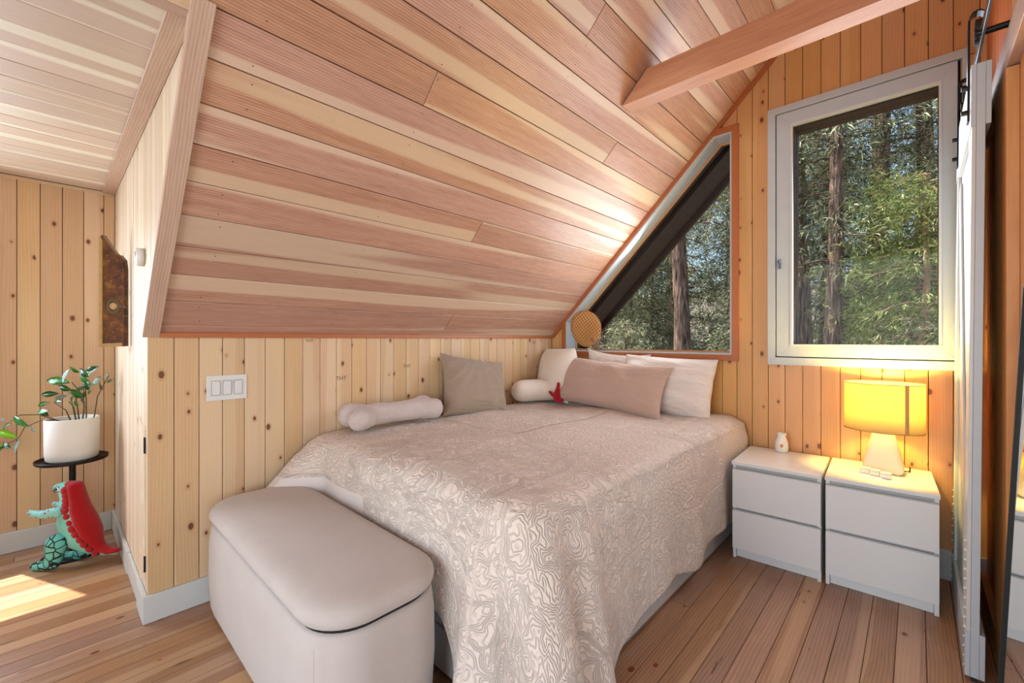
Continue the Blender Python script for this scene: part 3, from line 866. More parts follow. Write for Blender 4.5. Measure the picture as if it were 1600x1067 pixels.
def build_quilt():
    """top + foot hang + right hang; parameter s runs round the free edge (foot, corner, right side)"""
    zt = .712
    xl, xr, yf, yh = BX0 + .012, BX1 + .012, BY0 - .012, BY1 - .02
    rc = .09
    # path of the mattress edge: start foot-left, run +x, round the corner, run +y
    path = []; acc = 0
    n1, n2, n3 = 110, 34, 150
    for i in range(n1): path.append((xl + (xr - rc - xl) * i / n1, yf, 0, -1))
    for i in range(n2):
        a = -PI / 2 + PI / 2 * i / n2
        path.append((xr - rc + rc * math.cos(a), yf + rc + rc * math.sin(a), math.cos(a), math.sin(a)))
    for i in range(n3 + 1): path.append((xr, yf + rc + (yh - yf - rc) * i / n3, 1, 0))
    s = [0]
    for a, b_ in zip(path, path[1:]): s.append(s[-1] + math.hypot(a[0] - b_[0], a[1] - b_[1]))
    sc = s[n1] + (s[n1 + n2] - s[n1]) / 2   # corner
    def sm(e0, e1, x):
        t = max(0, min(1, (x - e0) / (e1 - e0))); return t * t * (3 - 2 * t)
    verts, uvs, rows = [], [], []
    NT = 60     # rows down the hang
    NI = 26     # rows from edge inwards on the top (to the spine)
    spine = lambda px, py: (min(max(px, xl + .0), xr - .75), max(py, yf + .75))
    rb = .05    # rounding of the mattress edge
    for i, (px, py, nx, ny) in enumerate(path):
        row = []
        si = s[i]; d = si - sc       # distance from the corner: <0 foot, >0 side
        # hem height
        if d < 0: hem = .285 - .285 * sm(-.34, -.13, d) - .03 * math.exp(-((d + .30) / .05) ** 2)
        else:
            hem = .0 + .125 * sm(.30, .50, d) + .028 * math.sin(d * 9) * sm(.4, .6, d) + .02 * sm(1.2, 1.9, d)
        hem = max(hem, .012)
        # the top: from spine to edge
        qx, qy = spine(px, py)
        for j in range(NI):
            t = j / NI
            x = qx + (px - qx) * t; y = qy + (py - qy) * t
            dist = math.hypot(px - x, py - y)
            z = zt + .022 * mn.noise(Vector((x * 2.2, y * 2.2, 0))) + .008 * mn.noise(Vector((x * 7, y * 7, 3)))
            if dist < rb * 1.6: z -= .035 * (1 - dist / (rb * 1.6)) ** 2
            row.append((x, y, z))
        L = zt - .03 - hem
        for j in range(NT + 1):
            t = j / NT
            drop = L * t
            z = zt - .035 - drop + .022 * mn.noise(Vector((px * 2.2, py * 2.2, 0))) * (1 - t)
            g = drop / .6
            out = .018 * sm(0, .2, t) + .012
            # folds round the corner, growing downwards
            near = math.exp(-(d / .30) ** 2)
            out += g * (.06 * near + .070 * math.exp(-((d + .17) / .055) ** 2) + .13 * math.exp(-((d - .03) / .06) ** 2) + .085 * math.exp(-((d - .23) / .07) ** 2) - .03 * math.exp(-((d + .06) / .04) ** 2) - .02 * math.exp(-((d - .13) / .03) ** 2))
            out += g * .014 * math.sin(d * 16 + 1) * sm(.35, .6, abs(d)) * (1 if d > 0 else .4)
            out += .006 * mn.noise(Vector((si * 6, z * 6, 5)))
            # left end: the cloth swings out along the wall
            if d < -1.15 + 0:
                k = sm(-1.30, -1.47, d)
                out += k * min(.28, drop * .95)
            row.append((px + nx * out, py + ny * out, max(z, .008 + .004 * (j % 2) * 0)))
        rows.append(row)
    # head part of the top (left of the spine is filled by a simple grid)
    nr = len(rows[0])
    for r_ in rows:
        for p in r_: verts.append(p)
    def U(p, i, j):
        px, py = path[i][0], path[i][1]
        if j < NI: return (p[0] - xl, yh - p[1])
        t = (j - NI) / NT
        return (px - xl + path[i][2] * t * .6, yh - py - path[i][3] * t * .6)
    uv = [U(rows[i][j], i, j) for i in range(len(rows)) for j in range(nr)]
    faces = []
    for i in range(len(rows) - 1):
        for j in range(nr - 1):
            a = i * nr + j
            faces.append((a, a + nr, a + nr + 1, a + 1))
    # fill between spine and wall/head
    xs_ = np.linspace(xl, xr - .75, 60); ys_ = np.linspace(yf + .75, yh, 70)
    base = len(verts)
    for yy in ys_:
        for xx in xs_:
            z = zt + .022 * mn.noise(Vector((xx * 2.2, yy * 2.2, 0))) + .008 * mn.noise(Vector((xx * 7, yy * 7, 3)))
            if xx - xl < .05: z -= .03 * (1 - (xx - xl) / .05) ** 2
            verts.append((xx, yy, z)); uv.append((xx - xl, yh - yy))
    for a in range(len(ys_) - 1):
        for c in range(len(xs_) - 1):
            i0 = base + a * 60 + c
            faces.append((i0, i0 + 1, i0 + 61, i0 + 60))
    me = bpy.data.meshes.new('quilt'); me.from_pydata(verts, [], faces)
    ul = me.uv_layers.new(name='UVMap')
    idx = np.zeros(len(me.loops), dtype=np.int32); me.loops.foreach_get('vertex_index', idx)
    ul.data.foreach_set('uv', np.array(uv, dtype=np.float32)[idx].ravel())
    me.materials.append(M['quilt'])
    me.polygons.foreach_set('use_smooth', [True] * len(me.polygons))
    bm = bmesh.new(); bm.from_mesh(me); bmesh.ops.remove_doubles(bm, verts=bm.verts[:], dist=.0004)
    bmesh.ops.recalc_face_normals(bm, faces=bm.faces[:]); bm.to_mesh(me); bm.free()
    o = bpy.data.objects.new('quilt', me); col.objects.link(o)
    sd = o.modifiers.new('thick', 'SOLIDIFY'); sd.thickness = .007; sd.offset = -1 if True else 1
    return o
q = build_quilt()
tag(q, 'pale blush quilted bedspread draped over the bed and down to the floor', 'bedspread')

# ------------------------------------------------------------------ bench
def rounded_rect(x0, x1, y0, y1, r, n=10):
    pts = []
    for cx, cy, a0 in ((x1 - r, y0 + r, -PI / 2), (x1 - r, y1 - r, 0), (x0 + r, y1 - r, PI / 2), (x0 + r, y0 + r, PI)):
        for k in range(n + 1):
            a = a0 + PI / 2 * k / n
            pts.append((cx + r * math.cos(a), cy + r * math.sin(a)))
    return pts
def loft(name, layers, mat, parent, cap_bot=True, cap_top=True):
    """layers: list of (poly, z)"""
    bm = bmesh.new(); rings = [[bm.verts.new((p[0], p[1], z)) for p in poly] for poly, z in layers]
    n = len(rings[0])
    for a, b_ in zip(rings, rings[1:]):
        for i in range(n): bm.faces.new((a[i], a[(i + 1) % n], b_[(i + 1) % n], b_[i]))
    if cap_bot: bm.faces.new(rings[0][::-1])
    if cap_top: bm.faces.new(rings[-1])
    return bm_obj(name, bm, mat, parent, True)
bn = empty('storage_bench', (-1.74, .685, 0), 0, 'rounded greige upholstered storage bench with cushioned lid at the foot of the bed', 'bench')
bw, bd = .625, .212
def rr(o, r=.15): return rounded_rect(-bw - o, bw + o, -bd - o, bd + o, r + o)
loft('bench_body', [(rr(-.03), .004), (rr(-.012), .02), (rr(.0), .06), (rr(.008), .2), (rr(.006), .34), (rr(-.002), .402), (rr(-.012), .412)], M['bench'], bn)
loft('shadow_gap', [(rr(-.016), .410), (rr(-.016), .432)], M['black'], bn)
lay = [(rr(-.025), .425), (rr(-.006), .426), (rr(.003), .438), (rr(.006), .452), (rr(.002), .468), (rr(-.012), .482), (rr(-.04), .492)]
for k in range(1, 6):
    o = -.04 - .03 * k
    lay.append((rounded_rect(-bw - o, bw + o, -bd - o, bd + o, max(.15 + o, .02)), .492 + .010 * (1 - (1 - k / 5) ** 2)))
loft('bench_lid', lay, M['bench'], bn)
tube('side_seam', [(bw - .045, -bd + .0285 - .0275, z) for z in (.02, .06, .2, .34, .40)], .0008, M['bench'], bn, 5)

# ------------------------------------------------------------------ nightstands
def nightstand(x0, y0, rz, label):
    r = empty('nightstand', (x0, y0, 0), rz, label, 'nightstand', 'white two-drawer nightstands')
    w_, d_, h_ = .405, .452, .54
    box('side_panel', (0, .018, .001), (.016, d_, h_ - .0185), M['malm'], r, .001)
    box('side_panel', (w_ - .016, .018, .001), (w_, d_, h_ - .0185), M['malm'], r, .001)
    box('back_panel', (.0165, d_ - .008, .05), (w_ - .0165, d_, h_ - .0185), M['malm'], r)
    box('plinth', (.0165, .04, .001), (w_ - .0165, .055, .055), M['malm'], r, .001)
    box('top_board', (-.002, -.004, h_ - .018), (w_ + .002, d_, h_), M['malm'], r, .0015)
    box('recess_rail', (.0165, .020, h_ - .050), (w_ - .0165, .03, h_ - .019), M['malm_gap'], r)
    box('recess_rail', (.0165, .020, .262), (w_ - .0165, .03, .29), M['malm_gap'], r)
    for z0, z1 in ((.058, .268), (.286, .496)):
        bm = bmesh.new()
        add_box(bm, (.001, 0, z0), (w_ - .001, .017, z1), .0012)
        bm2 = bm
        d = bm_obj('drawer', bm2, M['malm'], r)
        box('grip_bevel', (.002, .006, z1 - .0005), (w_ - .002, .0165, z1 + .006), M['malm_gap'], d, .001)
    return r
NS = [(-.752, 2.604), (-.3305, 2.628)]
nsr = math.radians(2.6)
nightstand(*NS[0], nsr, 'white two-drawer nightstand nearer the bed, small white jar on top')
nightstand(*NS[1], nsr, 'white two-drawer nightstand nearer the sliding door, table lamp on top')
NT = .5402
# ------------------------------------------------------------------ lamp
lp = (-.125, 2.93)
lamp = empty('table_lamp', (lp[0], lp[1], NT), 0, 'lit table lamp with oval yellow drum shade and white tapered base', 'lamp')
lamp_shade_m = NB('yellow_lamp_shade')
b = lamp_shade_m
tl = b.n('ShaderNodeBsdfTranslucent'); tl.inputs[0].default_value = srgb(236, 214, 150)
df = b.n('ShaderNodeBsdfDiffuse'); df.inputs[0].default_value = srgb(246, 226, 160)
mx = b.n('ShaderNodeMixShader'); mx.inputs[0].default_value = .45
b.l(df.outputs[0], mx.inputs[1]); b.l(tl.outputs[0], mx.inputs[2]); b.l(mx.outputs[0], b.out.inputs[0])
bm = bmesh.new()
n = 48
r0, r1 = .158, .160
zb, zt_ = .215, .455
rings = []
for rr_, z in ((r1, zb), (r1, zt_), (r1 - .0015, zt_), (r1 - .0015, zb)):
    rings.append([bm.verts.new((rr_ * math.cos(2 * PI * k / n), rr_ * .82 * math.sin(2 * PI * k / n), z)) for k in range(n)])
for a, b_ in ((0, 1), (1, 2), (2, 3), (3, 0)):
    for k in range(n): bm.faces.new((rings[a][k], rings[a][(k + 1) % n], rings[b_][(k + 1) % n], rings[b_][k]))
sh = bm_obj('lamp_shade', bm, lamp_shade_m.m, lamp, True)
for z in (zb, zt_):
    bm = bmesh.new(); add_tube(bm, [((r1 + .0005) * math.cos(a), (r1 + .0005) * .82 * math.sin(a), z) for a in [2 * PI * k / 48 for k in range(49)]], .0016, 5, False)
    bm_obj('shade_rim', bm, simple('shade_rim_brown', (170, 128, 60), .6), sh)
a0, a1 = math.radians(-58), math.radians(-52)
bm = bmesh.new()
vs = [bm.verts.new(((r1 + d) * math.cos(a), (r1 + d) * .82 * math.sin(a), z)) for d in (.0006, .0016) for z in (zb, zt_) for a in (a0, (a0 + a1) / 2, a1)]
for o_ in (0, 6):
    for k in (0, 1): bm.faces.new([vs[o_ + k], vs[o_ + k + 1], vs[o_ + k + 4], vs[o_ + k + 3]])
bm.faces.new([vs[0], vs[3], vs[9], vs[6]]); bm.faces.new([vs[2], vs[5], vs[11], vs[8]])
bm_obj('shade_stripe', bm, simple('stripe_tan', (196, 146, 96), .8), sh)
frost = NB('frosted_base'); frost.set(Base_Color=srgb(236, 222, 196), Roughness=.5, Subsurface_Weight=0.0)
def rounded_layers():
    L_ = []
    for z, a, r in ((0, .070, .02), (.012, .078, .022), (.035, .082, .024), (.12, .062, .022), (.19, .046, .018), (.205, .040, .016), (.212, .030, .014)):
        L_.append((rounded_rect(-a, a, -a * .72, a * .72, r, 5), z))
    return L_
loft('lamp_base', rounded_layers(), frost.m, lamp)
tube('lamp_neck', [(0, 0, .21), (0, 0, .275)], .012, M['steel'], lamp)
bulb = NB('glowing_bulb'); bulb.set(Emission_Color=(1, .70, .25, 1), Emission_Strength=6.0)
lathe('bulb', [(0, .273), (.014, .276), (.022, .30), (.026, .325), (.018, .35), (0, .36)], bulb.m, lamp, 16)
tube('power_cord', [(.075, .03, .01), (.10, .06, .005), (.10, .16, .004), (.10, .165, -.02), (.10, .167, -.40)], .003, M['black'], lamp, 6)
for zz, pw in ((.335, 20),):
    pl = bpy.data.lights.new('lamp_light', 'POINT'); pl.energy = pw; pl.color = (1, .71, .17); pl.shadow_soft_size = .03
    po = bpy.data.objects.new('lamp_light', pl); col.objects.link(po); po.location = (lp[0], lp[1], NT + zz + .06)
pl.shadow_soft_size = .035

# jar, little blocks
jx, jy = -.595, 3.02
jar = empty('bottle_jar', (jx, jy, NT), 0, 'small white milk-bottle shaped jar with orange mark on the left nightstand', 'jar')
lathe('jar_body', [(0, 0), (.028, .0), (.034, .006), (.036, .03), (.035, .055), (.028, .078), (.023, .090), (.023, .104), (.026, .108), (.026, .114), (.020, .114), (.018, .100), (0, .098)], M['ceramic'], jar, 28)
mk = lathe('printed_mark', [(0, 0), (.006, .0005), (.0075, .0)], simple('orange_print', (206, 120, 40), .6), jar, 12)
mk.scale = (1, 1.5, 1)
mk.location = (.0069, -.0352, .043); mk.rotation_euler = (PI / 2, 0, .194)
for k, (bx, by, lb) in enumerate(((-.190, 2.835, 'small white cube box behind, leftmost of three by the lamp foot'), (-.150, 2.815, 'small white cube box in the middle of the three by the lamp'), (-.108, 2.790, 'small white cube box nearest the front edge, rightmost of three by the lamp'))):
    r = empty('trinket_box', (bx, by, NT), math.radians(-12), lb, 'box', 'small white boxes on the nightstand')
    box('box_body', (-.019, -.015, 0), (.019, .015, .021), M['ceramic'], r, .003)
    box('box_lid', (-.0195, -.0155, .0215), (.0195, .0155, .030), M['ceramic'], r, .003)

# ------------------------------------------------------------------ pillows
def pillow_mesh(w_, h_, t_, pinch=.06, n=44, seed=0, wr=.006, corner=1.0, p=2.6, wrdir=None):
    """local: x width, y height, z thickness"""
    vs, fs = [], []
    for side in (1, -1):
        for i in range(n + 1):
            for j in range(n + 1):
                u = math.sin((-1 + 2 * i / n) * PI / 2); v = math.sin((-1 + 2 * j / n) * PI / 2)
                ex = 1 - pinch * (1 - v * v) * abs(u) ** 2 * 0 - pinch * (1 - abs(v) ** 2.2)
                ey = 1 - pinch * (1 - abs(u) ** 2.2)
                x, y = u * w_ / 2 * ex, v * h_ / 2 * ey
                rd = max(0.0, (1 - abs(u) ** p)) * max(0.0, (1 - abs(v) ** p))
                z = side * t_ / 2 * rd ** .5
                e = rd ** .3
                nz = mn.noise(Vector((x * 9 + seed, y * 9, seed * 3.1 + side))) * wr + mn.noise(Vector((x * 4 + seed, y * 22, seed))) * wr * (1.2 if wrdir == 'x' else .4)
                if wrdir == 'r':
                    ang = math.atan2(y - h_ * .5, x); nz += .5 * wr * math.sin(ang * 17 + 3 * mn.noise(Vector((x * 5, y * 5, 1))))
                z += side * nz * e
                vs.append((x, y, z))
    m = (n + 1) ** 2
    for s_ in (0, m):
        for i in range(n):
            for j in range(n):
                a = s_ + i * (n + 1) + j
                f = (a, a + n + 1, a + n + 2, a + 1)
                fs.append(f if s_ == 0 else f[::-1])
    return vs, fs
def pillow(name, center, xax, up, size, mat, seed, label, cat='pillow', **kw):
    """xax = direction of its width, up = its height direction (leaning allowed)"""
    xax = Vector(xax).normalized(); up = Vector(up).normalized(); up = (up - xax * up.dot(xax)).normalized(); nn = xax.cross(up)
    vs, fs = pillow_mesh(*size, seed=seed, **kw)
    o = mesh_obj(name, vs, fs, mat, None, True)
    bm = bmesh.new(); bm.from_mesh(o.data); bmesh.ops.remove_doubles(bm, verts=bm.verts[:], dist=.0003); bmesh.ops.recalc_face_normals(bm, faces=bm.faces[:]); bm.to_mesh(o.data); bm.free()
    o.matrix_world = frame(center, xax, up, nn)
    tag(o, label, cat); return o
# white sleeping pillow at the right, leaning on the gable wall
pillow('bed_pillow', (-1.30, 2.965, .893), (1, -.04, -.03), (0, .28, 1), (.68, .42, .21), M['whitecot'], 2, 'large cream white sleeping pillow leaning on the wall at the right end', wr=.016, wrdir='x', pinch=.05, p=3.0)
pillow('small_pillow', (-1.735, 3.03, .93), (1, 0, -.07), (0, .14, 1), (.56, .40, .10), M['whitecot'], 5, 'small white pillow with pointed corners peeking out behind the mauve bolster', wr=.010, pinch=.16)
pillow('lumbar_cushion', (-1.655, 2.79, .887), (1, -.07, -.055), (0, .40, 1), (.93, .37, .20), M['mauve'], 9, 'long dusty mauve lumbar cushion in front of the white pillows', 'cushion', wr=.014, pinch=.075, p=2.6)
# taupe square cushion leaning on the knee wall
pillow('square_cushion', (-2.255, 2.03, .885), (.20, 1, -.16), (-.42, -.10, 1), (.52, .44, .21), M['taupe'], 13, 'taupe square cushion leaning on the plank wall beside the bone pillow', 'cushion', wr=.012, wrdir='r', pinch=.10)
# bone shaped pillow lying by the wall
def bone():
    z, xc, y0, y1 = .792, -2.25, 1.16, 1.61
    ch = [[((xc, y0 + .05, z), .066), ((xc, 1.425, z), .058), ((xc, y1 - .05, z), .066)],
          [((xc, y0 + .06, z), .064), ((xc - .062, y0 - .015, z + .004), .066)], [((xc, y0 + .06, z), .064), ((xc + .062, y0 - .02, z - .004), .064)],
          [((xc, y1 - .06, z), .064), ((xc - .060, y1 + .02, z + .008), .066)], [((xc, y1 - .06, z), .064), ((xc + .062, y1 + .015, z), .062)]]
    o = blob('bone_pillow', ch, M['fluff'], None, .007, None, 1.0, 8)
    for v in o.data.vertices:
        v.co += v.normal * (.003 * mn.noise(v.co * 70) + .006 * mn.noise(v.co * 18))
    return tag(o, 'fluffy pale pinkish-grey bone-shaped pillow lying on the bed by the wall', 'pillow')
bone()
# reading pillow with an arm
rp = empty('reading_pillow', (-2.185, 2.82, .722), 0, 'cream reading pillow with a round stuffed arm in the bed corner', 'pillow')
vs, fs = pillow_mesh(.44, .44, .24, .03, 40, 21, .006, p=3.0)
o = mesh_obj('back_cushion', vs, fs, M['cream'], rp, True)
o.matrix_local = frame((-.00, .06, .205), Vector((1, -.45, 0)).normalized(), Vector((.0, .18, 1)).normalized(), Vector((1, -.45, 0)).normalized().cross(Vector((0, .18, 1)).normalized()))
o2 = blob('arm_bolster', [[((.04, .02, .086), .086), ((-.05, -.12, .088), .088), ((-.095, -.25, .088), .088), ((-.10, -.275, .088), .082)]], M['cream'], rp, .007, None, 1.0, 10)
# red plush tucked in
rt = empty('red_plush_toy', (-2.055, 2.71, .722), 0, 'small red plush toy poking out beside the mauve cushion', 'toy')
blob('plush_body', [[((0, 0, .035), .032), ((.0, 0, .075), .026), ((.008, 0, .115), .015), ((.014, 0, .15), .013)], [((0, 0, .055), .02), ((-.035, -.012, .06), .013), ((-.055, -.018, .082), .012)], [((0, 0, .03), .024), ((.04, .0, .022), .018)]], M['redplush'], rt, .004, None, .85, 3)

# ------------------------------------------------------------------ woven fan on the sill
straw = NB('woven_palm_straw')
tc = straw.n('ShaderNodeTexCoord').outputs['Object']
ch = straw.n('ShaderNodeTexChecker'); ch.inputs['Scale'].default_value = 60; straw.l(straw.mapping(tc, (1, 1, .0), rot=(0, 0, .8)), ch.inputs[0])
ch.inputs[1].default_value = srgb(218, 168, 106); ch.inputs[2].default_value = srgb(168, 112, 60)
straw.set(Base_Color=ch.outputs[0], Roughness=.6)
fan = empty('woven_fan', (-1.98, YB + .045, WI['b'] + .014), 0, 'round woven palm-leaf hand fan propped in the lower corner of the gable window', 'fan')
bm = bmesh.new(); rings = []
nf = 40
for side in (-.002, .002):
    rg = [[bm.verts.new((0, 0, side))]]
    for k in range(1, 7):
        row = []
        for a_ in range(nf):
            a = 2 * PI * a_ / nf; r = .150 * k / 6 * (1 + .10 * math.cos(a)) * (1 if True else 1)
            row.append(bm.verts.new((r * math.cos(a) * 1.06, r * math.sin(a) * .96, side + .010 * math.cos(a * 2) * (k / 6) ** 2)))
        rg.append(row)
    for a_ in range(nf): bm.faces.new((rg[0][0], rg[1][a_], rg[1][(a_ + 1) % nf]))
    for k in range(1, 6):
        for a_ in range(nf): bm.faces.new((rg[k][a_], rg[k][(a_ + 1) % nf], rg[k + 1][(a_ + 1) % nf], rg[k + 1][a_]))
    rings.append(rg[6])
for a_ in range(nf): bm.faces.new((rings[0][a_], rings[0][(a_ + 1) % nf], rings[1][(a_ + 1) % nf], rings[1][a_]))
fb = bm_obj('fan_blade', bm, straw.m, fan, True)
ang = math.radians(128)
FX = Vector((math.cos(ang), 0, math.sin(ang))); FY = Vector((-math.sin(ang) , 0.0, math.cos(ang)))
nrm = FX.cross(FY)
fb.matrix_local = frame((-.075, -.035, .168), FX, FY, nrm)
rimm = simple('straw_rim', (190, 136, 78), .7)
def fanp(x, y, z=0): return Vector((-.075, -.035, .168)) + FX * x + FY * y + nrm * z
rim = [fanp(.150 * (1 + .10 * math.cos(a)) * math.cos(a) * 1.06, .150 * (1 + .10 * math.cos(a)) * math.sin(a) * .96, .010 * math.cos(2 * a)) for a in [2 * PI * k / 40 for k in range(41)]]
tube('fan_rim', rim, .0035, rimm, fan, 5)
bm = bmesh.new()
for k in range(-7, 8):
    a = PI + k * .13 + PI
    ex = Vector((math.cos(a), math.sin(a)))
    add_tube(bm, [fanp(-.13, 0, .004), fanp(-.13 + ex.x * .11, ex.y * .12, .007), fanp(-.13 + ex.x * .24 * (1 - abs(k) * .045), ex.y * .24 * (1 - abs(k) * .045), .007)], .0011, 4)
ribs_ = bm_obj('fan_ribs', bm, rimm, fan); ribs_['kind'] = 'stuff'
bm = bmesh.new()
for o_ in (-.004, .004): add_tube(bm, [fanp(-.09, o_ * 2, .008), fanp(-.15, o_, .006), fanp(-.19, o_ * 1.5, .004), fanp(-.215, o_ * .4, 0)], .006, 6)
bm_obj('fan_handle', bm, simple('straw_handle', (150, 112, 84), .7), fan)

# ------------------------------------------------------------------ switch plate
sw = empty('light_switch', (X0, .579, .989), 0, 'white triple rocker light switch plate on the knee wall above the bench', 'switch')
box('cover_plate', (.0006, -.083, -.059), (.006, .083, .059), M['plastic'], sw, .002)
for i, y in enumerate((-.046, 0, .046)):
    box('rocker_frame', (.0055, y - .0185, -.036), (.0072, y + .0185, .036), M['malm_gap'], sw)
    bm = bmesh.new(); add_box(bm, (.0, -.0155, -.032), (.006, .0155, .032), .001, 1, Matrix.Translation((.0062, y, 0)) @ Matrix.Rotation(math.radians(4 if i else -3), 4, 'Y'))
    bm_obj('rocker', bm, M['plastic'], sw)

# grade stamps inked on the knee wall boards
ink = simple('faded_ink', (104, 72, 48), .8)
def stamp(y, z, txt, sz):
    cu = bpy.data.curves.new('grade_stamp', 'FONT'); cu.body = txt; cu.size = sz; cu.align_x = 'CENTER'; cu.extrude = .0001
    t = bpy.data.objects.new('t', cu); col.objects.link(t)
    dg = bpy.context.evaluated_depsgraph_get(); me = bpy.data.meshes.new_from_object(t.evaluated_get(dg))
    bpy.data.objects.remove(t)
    me.materials.clear(); me.materials.append(ink)
    o = bpy.data.objects.new('grade_stamp', me); col.objects.link(o); o.parent = wall_left
    o.matrix_local = frame((X0 + .0008, y, z), (0, 1, 0), (0, 0, 1), (1, 0, 0))
stamp(1.145, .985, 'THT', .032); stamp(1.585, 1.035, 'THT', .030); stamp(.965, 1.205, 'THT', .022); stamp(2.86, 1.18, 'THT', .03)

# round sensor on the side wall
sn = empty('round_sensor', (-2.52, YC, 1.585), 0, 'small round white plastic sensor on the pale side wall', 'sensor')
bm = bmesh.new(); add_lathe(bm, [(0, 0), (.040, 0), (.040, .018), (.037, .026), (.030, .028), (0, .028)], 32)
o = bm_obj('sensor_housing', bm, M['plastic'], sn, True); o.rotation_euler = (PI / 2, 0, 0); o.location = (0, -.001, 0)
bm = bmesh.new(); add_lathe(bm, [(0, .0), (.010, .0), (.009, .002), (0, .002)], 16)
o = bm_obj('sensor_button', bm, M['malm_gap'], sn, True); o.rotation_euler = (PI / 2, 0, 0); o.location = (0, -.0292, .012)

# antique painted panel fixed to the side wall
pm = NB('aged_gilded_paint')
tc = pm.n('ShaderNodeTexCoord').outputs['Object']
n1 = pm.noise(tc, 9, 5, .7); n2 = pm.noise(pm.mapping(tc, (1, 1, .35)), 60, 3, .7)
c = pm.ramp(n1, [(.35, srgb(58, 26, 14)), (.52, srgb(104, 58, 22)), (.68, srgb(158, 112, 48))])
sp = pm.n('ShaderNodeMapRange'); pm.l(n2, sp.inputs['Value']); sp.inputs['From Min'].default_value = .62; sp.inputs['From Max'].default_value = .68
c = pm.mix(pm.val('MULTIPLY', sp.outputs[0], .7), c, srgb(206, 160, 116))
pm.set(Base_Color=c, Roughness=.35); pm.bump(n2, .4, .003)
gilt = simple('worn_gilt', (176, 142, 88), .5, 0, .5, .25, 40)
ap_ = empty('painted_panel', (-2.985, .205, 1.18), 0, 'antique brown and gilt painted wooden panel with ragged top, fixed to the side wall', 'wall art')
u = Vector((.62, .115, 0)); u.normalize()   # direction of its width (towards the corner of the room)
# panel stands off the wall, turned towards the room
pu = Vector((.60, .80, 0)).normalized()
fr = frame((-.060, -.030, 0), pu, (0, 0, 1), pu.cross(Vector((0, 0, 1))))
PW = .50
prof = [(x_ * PW, z_) for x_, z_ in [(0, 0), (.215, .004), (.215, .40), (.205, .45), (.165, .475), (.15, .47), (.10, .505), (.05, .545), (.012, .575), (.0, .56)]]
def pprism(name, prof, z0, z1, mat):
    bm = bmesh.new(); a = [bm.verts.new((p[0], p[1], z0)) for p in prof]; b_ = [bm.verts.new((p[0], p[1], z1)) for p in prof]
    bm.faces.new(a[::-1]); bm.faces.new(b_)
    for i in range(len(prof)): bm.faces.new((a[i], a[(i + 1) % len(prof)], b_[(i + 1) % len(prof)], b_[i]))
    o = bm_obj(name, bm, mat, ap_); o.matrix_local = fr; return o
pprism('board', prof, -.028, 0, pm.m)
pprism('gilt_edge', [(-.004, 0), (.010, 0), (.010, .545), (.0, .57), (-.004, .55)], -.034, .006, gilt)
pprism('gilt_edge', [(.099, .003), (.108, .003), (.108, .40), (.099, .44)], -.0, .005, pm.m)
pprism('gilt_edge', [(.010, .0), (.099, .003), (.099, .022), (.010, .018)], 0, .005, gilt)
bm = bmesh.new(); add_tube(bm, [(.056 + .024 * math.cos(a), .21 + .034 * math.sin(a), .002) for a in [2 * PI * k / 24 for k in range(25)]], .006, 6, False)
o = bm_obj('painted_ring', bm, simple('old_green', (86, 84, 50), .6), ap_); o.matrix_local = fr @ Matrix.Diagonal((1, 1, .4, 1))
bm = bmesh.new(); add_lathe(bm, [(0, .0), (.018, .0), (.012, .004), (0, .005)], 8, (.056, .21, 0)); o = bm_obj('painted_figure', bm, simple('old_cream', (196, 150, 108), .6, 0, .5, .5, 80), ap_); o.matrix_local = fr

# ------------------------------------------------------------------ plant stand, plant, dinosaur
ps = (-3.50, .085)
stnd = empty('plant_stand', (ps[0], ps[1], 0), 0, 'black metal pedestal stand with round tray holding the white planter', 'plant stand')
lathe('base_disc', [(0, .001), (.125, .001), (.127, .006), (.12, .012), (.02, .016), (0, .016)], M['black_metal'], stnd, 40)
lathe('post', [(.013, .016), (.013, .53), (0, .53)], M['black_metal'], stnd, 16)
bm = bmesh.new()
for k in range(60): add_lathe(bm, [(.0135, .05 + k * .008), (.0155, .054 + k * .008), (.0135, .058 + k * .008)], 12)
o = bm_obj('screw_thread', bm, M['black_metal'], stnd, True); o['kind'] = 'stuff'
lathe('tray', [(0, .531), (.145, .531), (.150, .535), (.152, .550), (.148, .550), (.146, .539), (0, .539)], M['black_metal'], stnd, 48)
pp = empty('potted_plant', (ps[0], ps[1], .5395), 0, 'green glossy-leaved plant in a white cylindrical pot, stems trailing left', 'plant')
lathe('pot', [(0, .0), (.098, .0), (.108, .012), (.112, .05), (.113, .232), (.110, .236), (.106, .232), (.105, .205), (0, .205)], simple('matt_white_pot', (222, 218, 212), .6), pp, 48)
lathe('soil', [(0, .2065), (.1, .2065), (.104, .2062), (.104, .2052)], simple('dark_soil', (70, 50, 40), .9, 0, .3, .5, 60), pp, 24)
leafm = {}
for nme, rgb in dict(dark=(30, 84, 34), mid=(46, 118, 40), lime=(126, 186, 40), pale=(150, 176, 170)).items():
    b = NB('leaf_' + nme); tcn = b.n('ShaderNodeTexCoord').outputs['Object']; cc = srgb(*rgb)
    b.set(Base_Color=b.mix(b.noise(tcn, 40, 2), tuple(v * .7 for v in cc[:3]) + (1,), cc), Roughness=.25, Specular_IOR_Level=.6, Transmission_Weight=0)
    leafm[nme] = b.m
stemm = simple('plant_stem', (74, 70, 34), .6)
RI = Vector((C, S, 0)); DP = Vector((-S, C, 0)); UPv = Vector((0, 0, 1))
ku = .000690
def pl3(cx, cy, d=0): return RI * ((cx - 640) * ku) + UPv * ((855 - cy) * ku + .0) + DP * d + (RI * 1.1 + UPv * .2) * (-d if d < -.06 else 0)
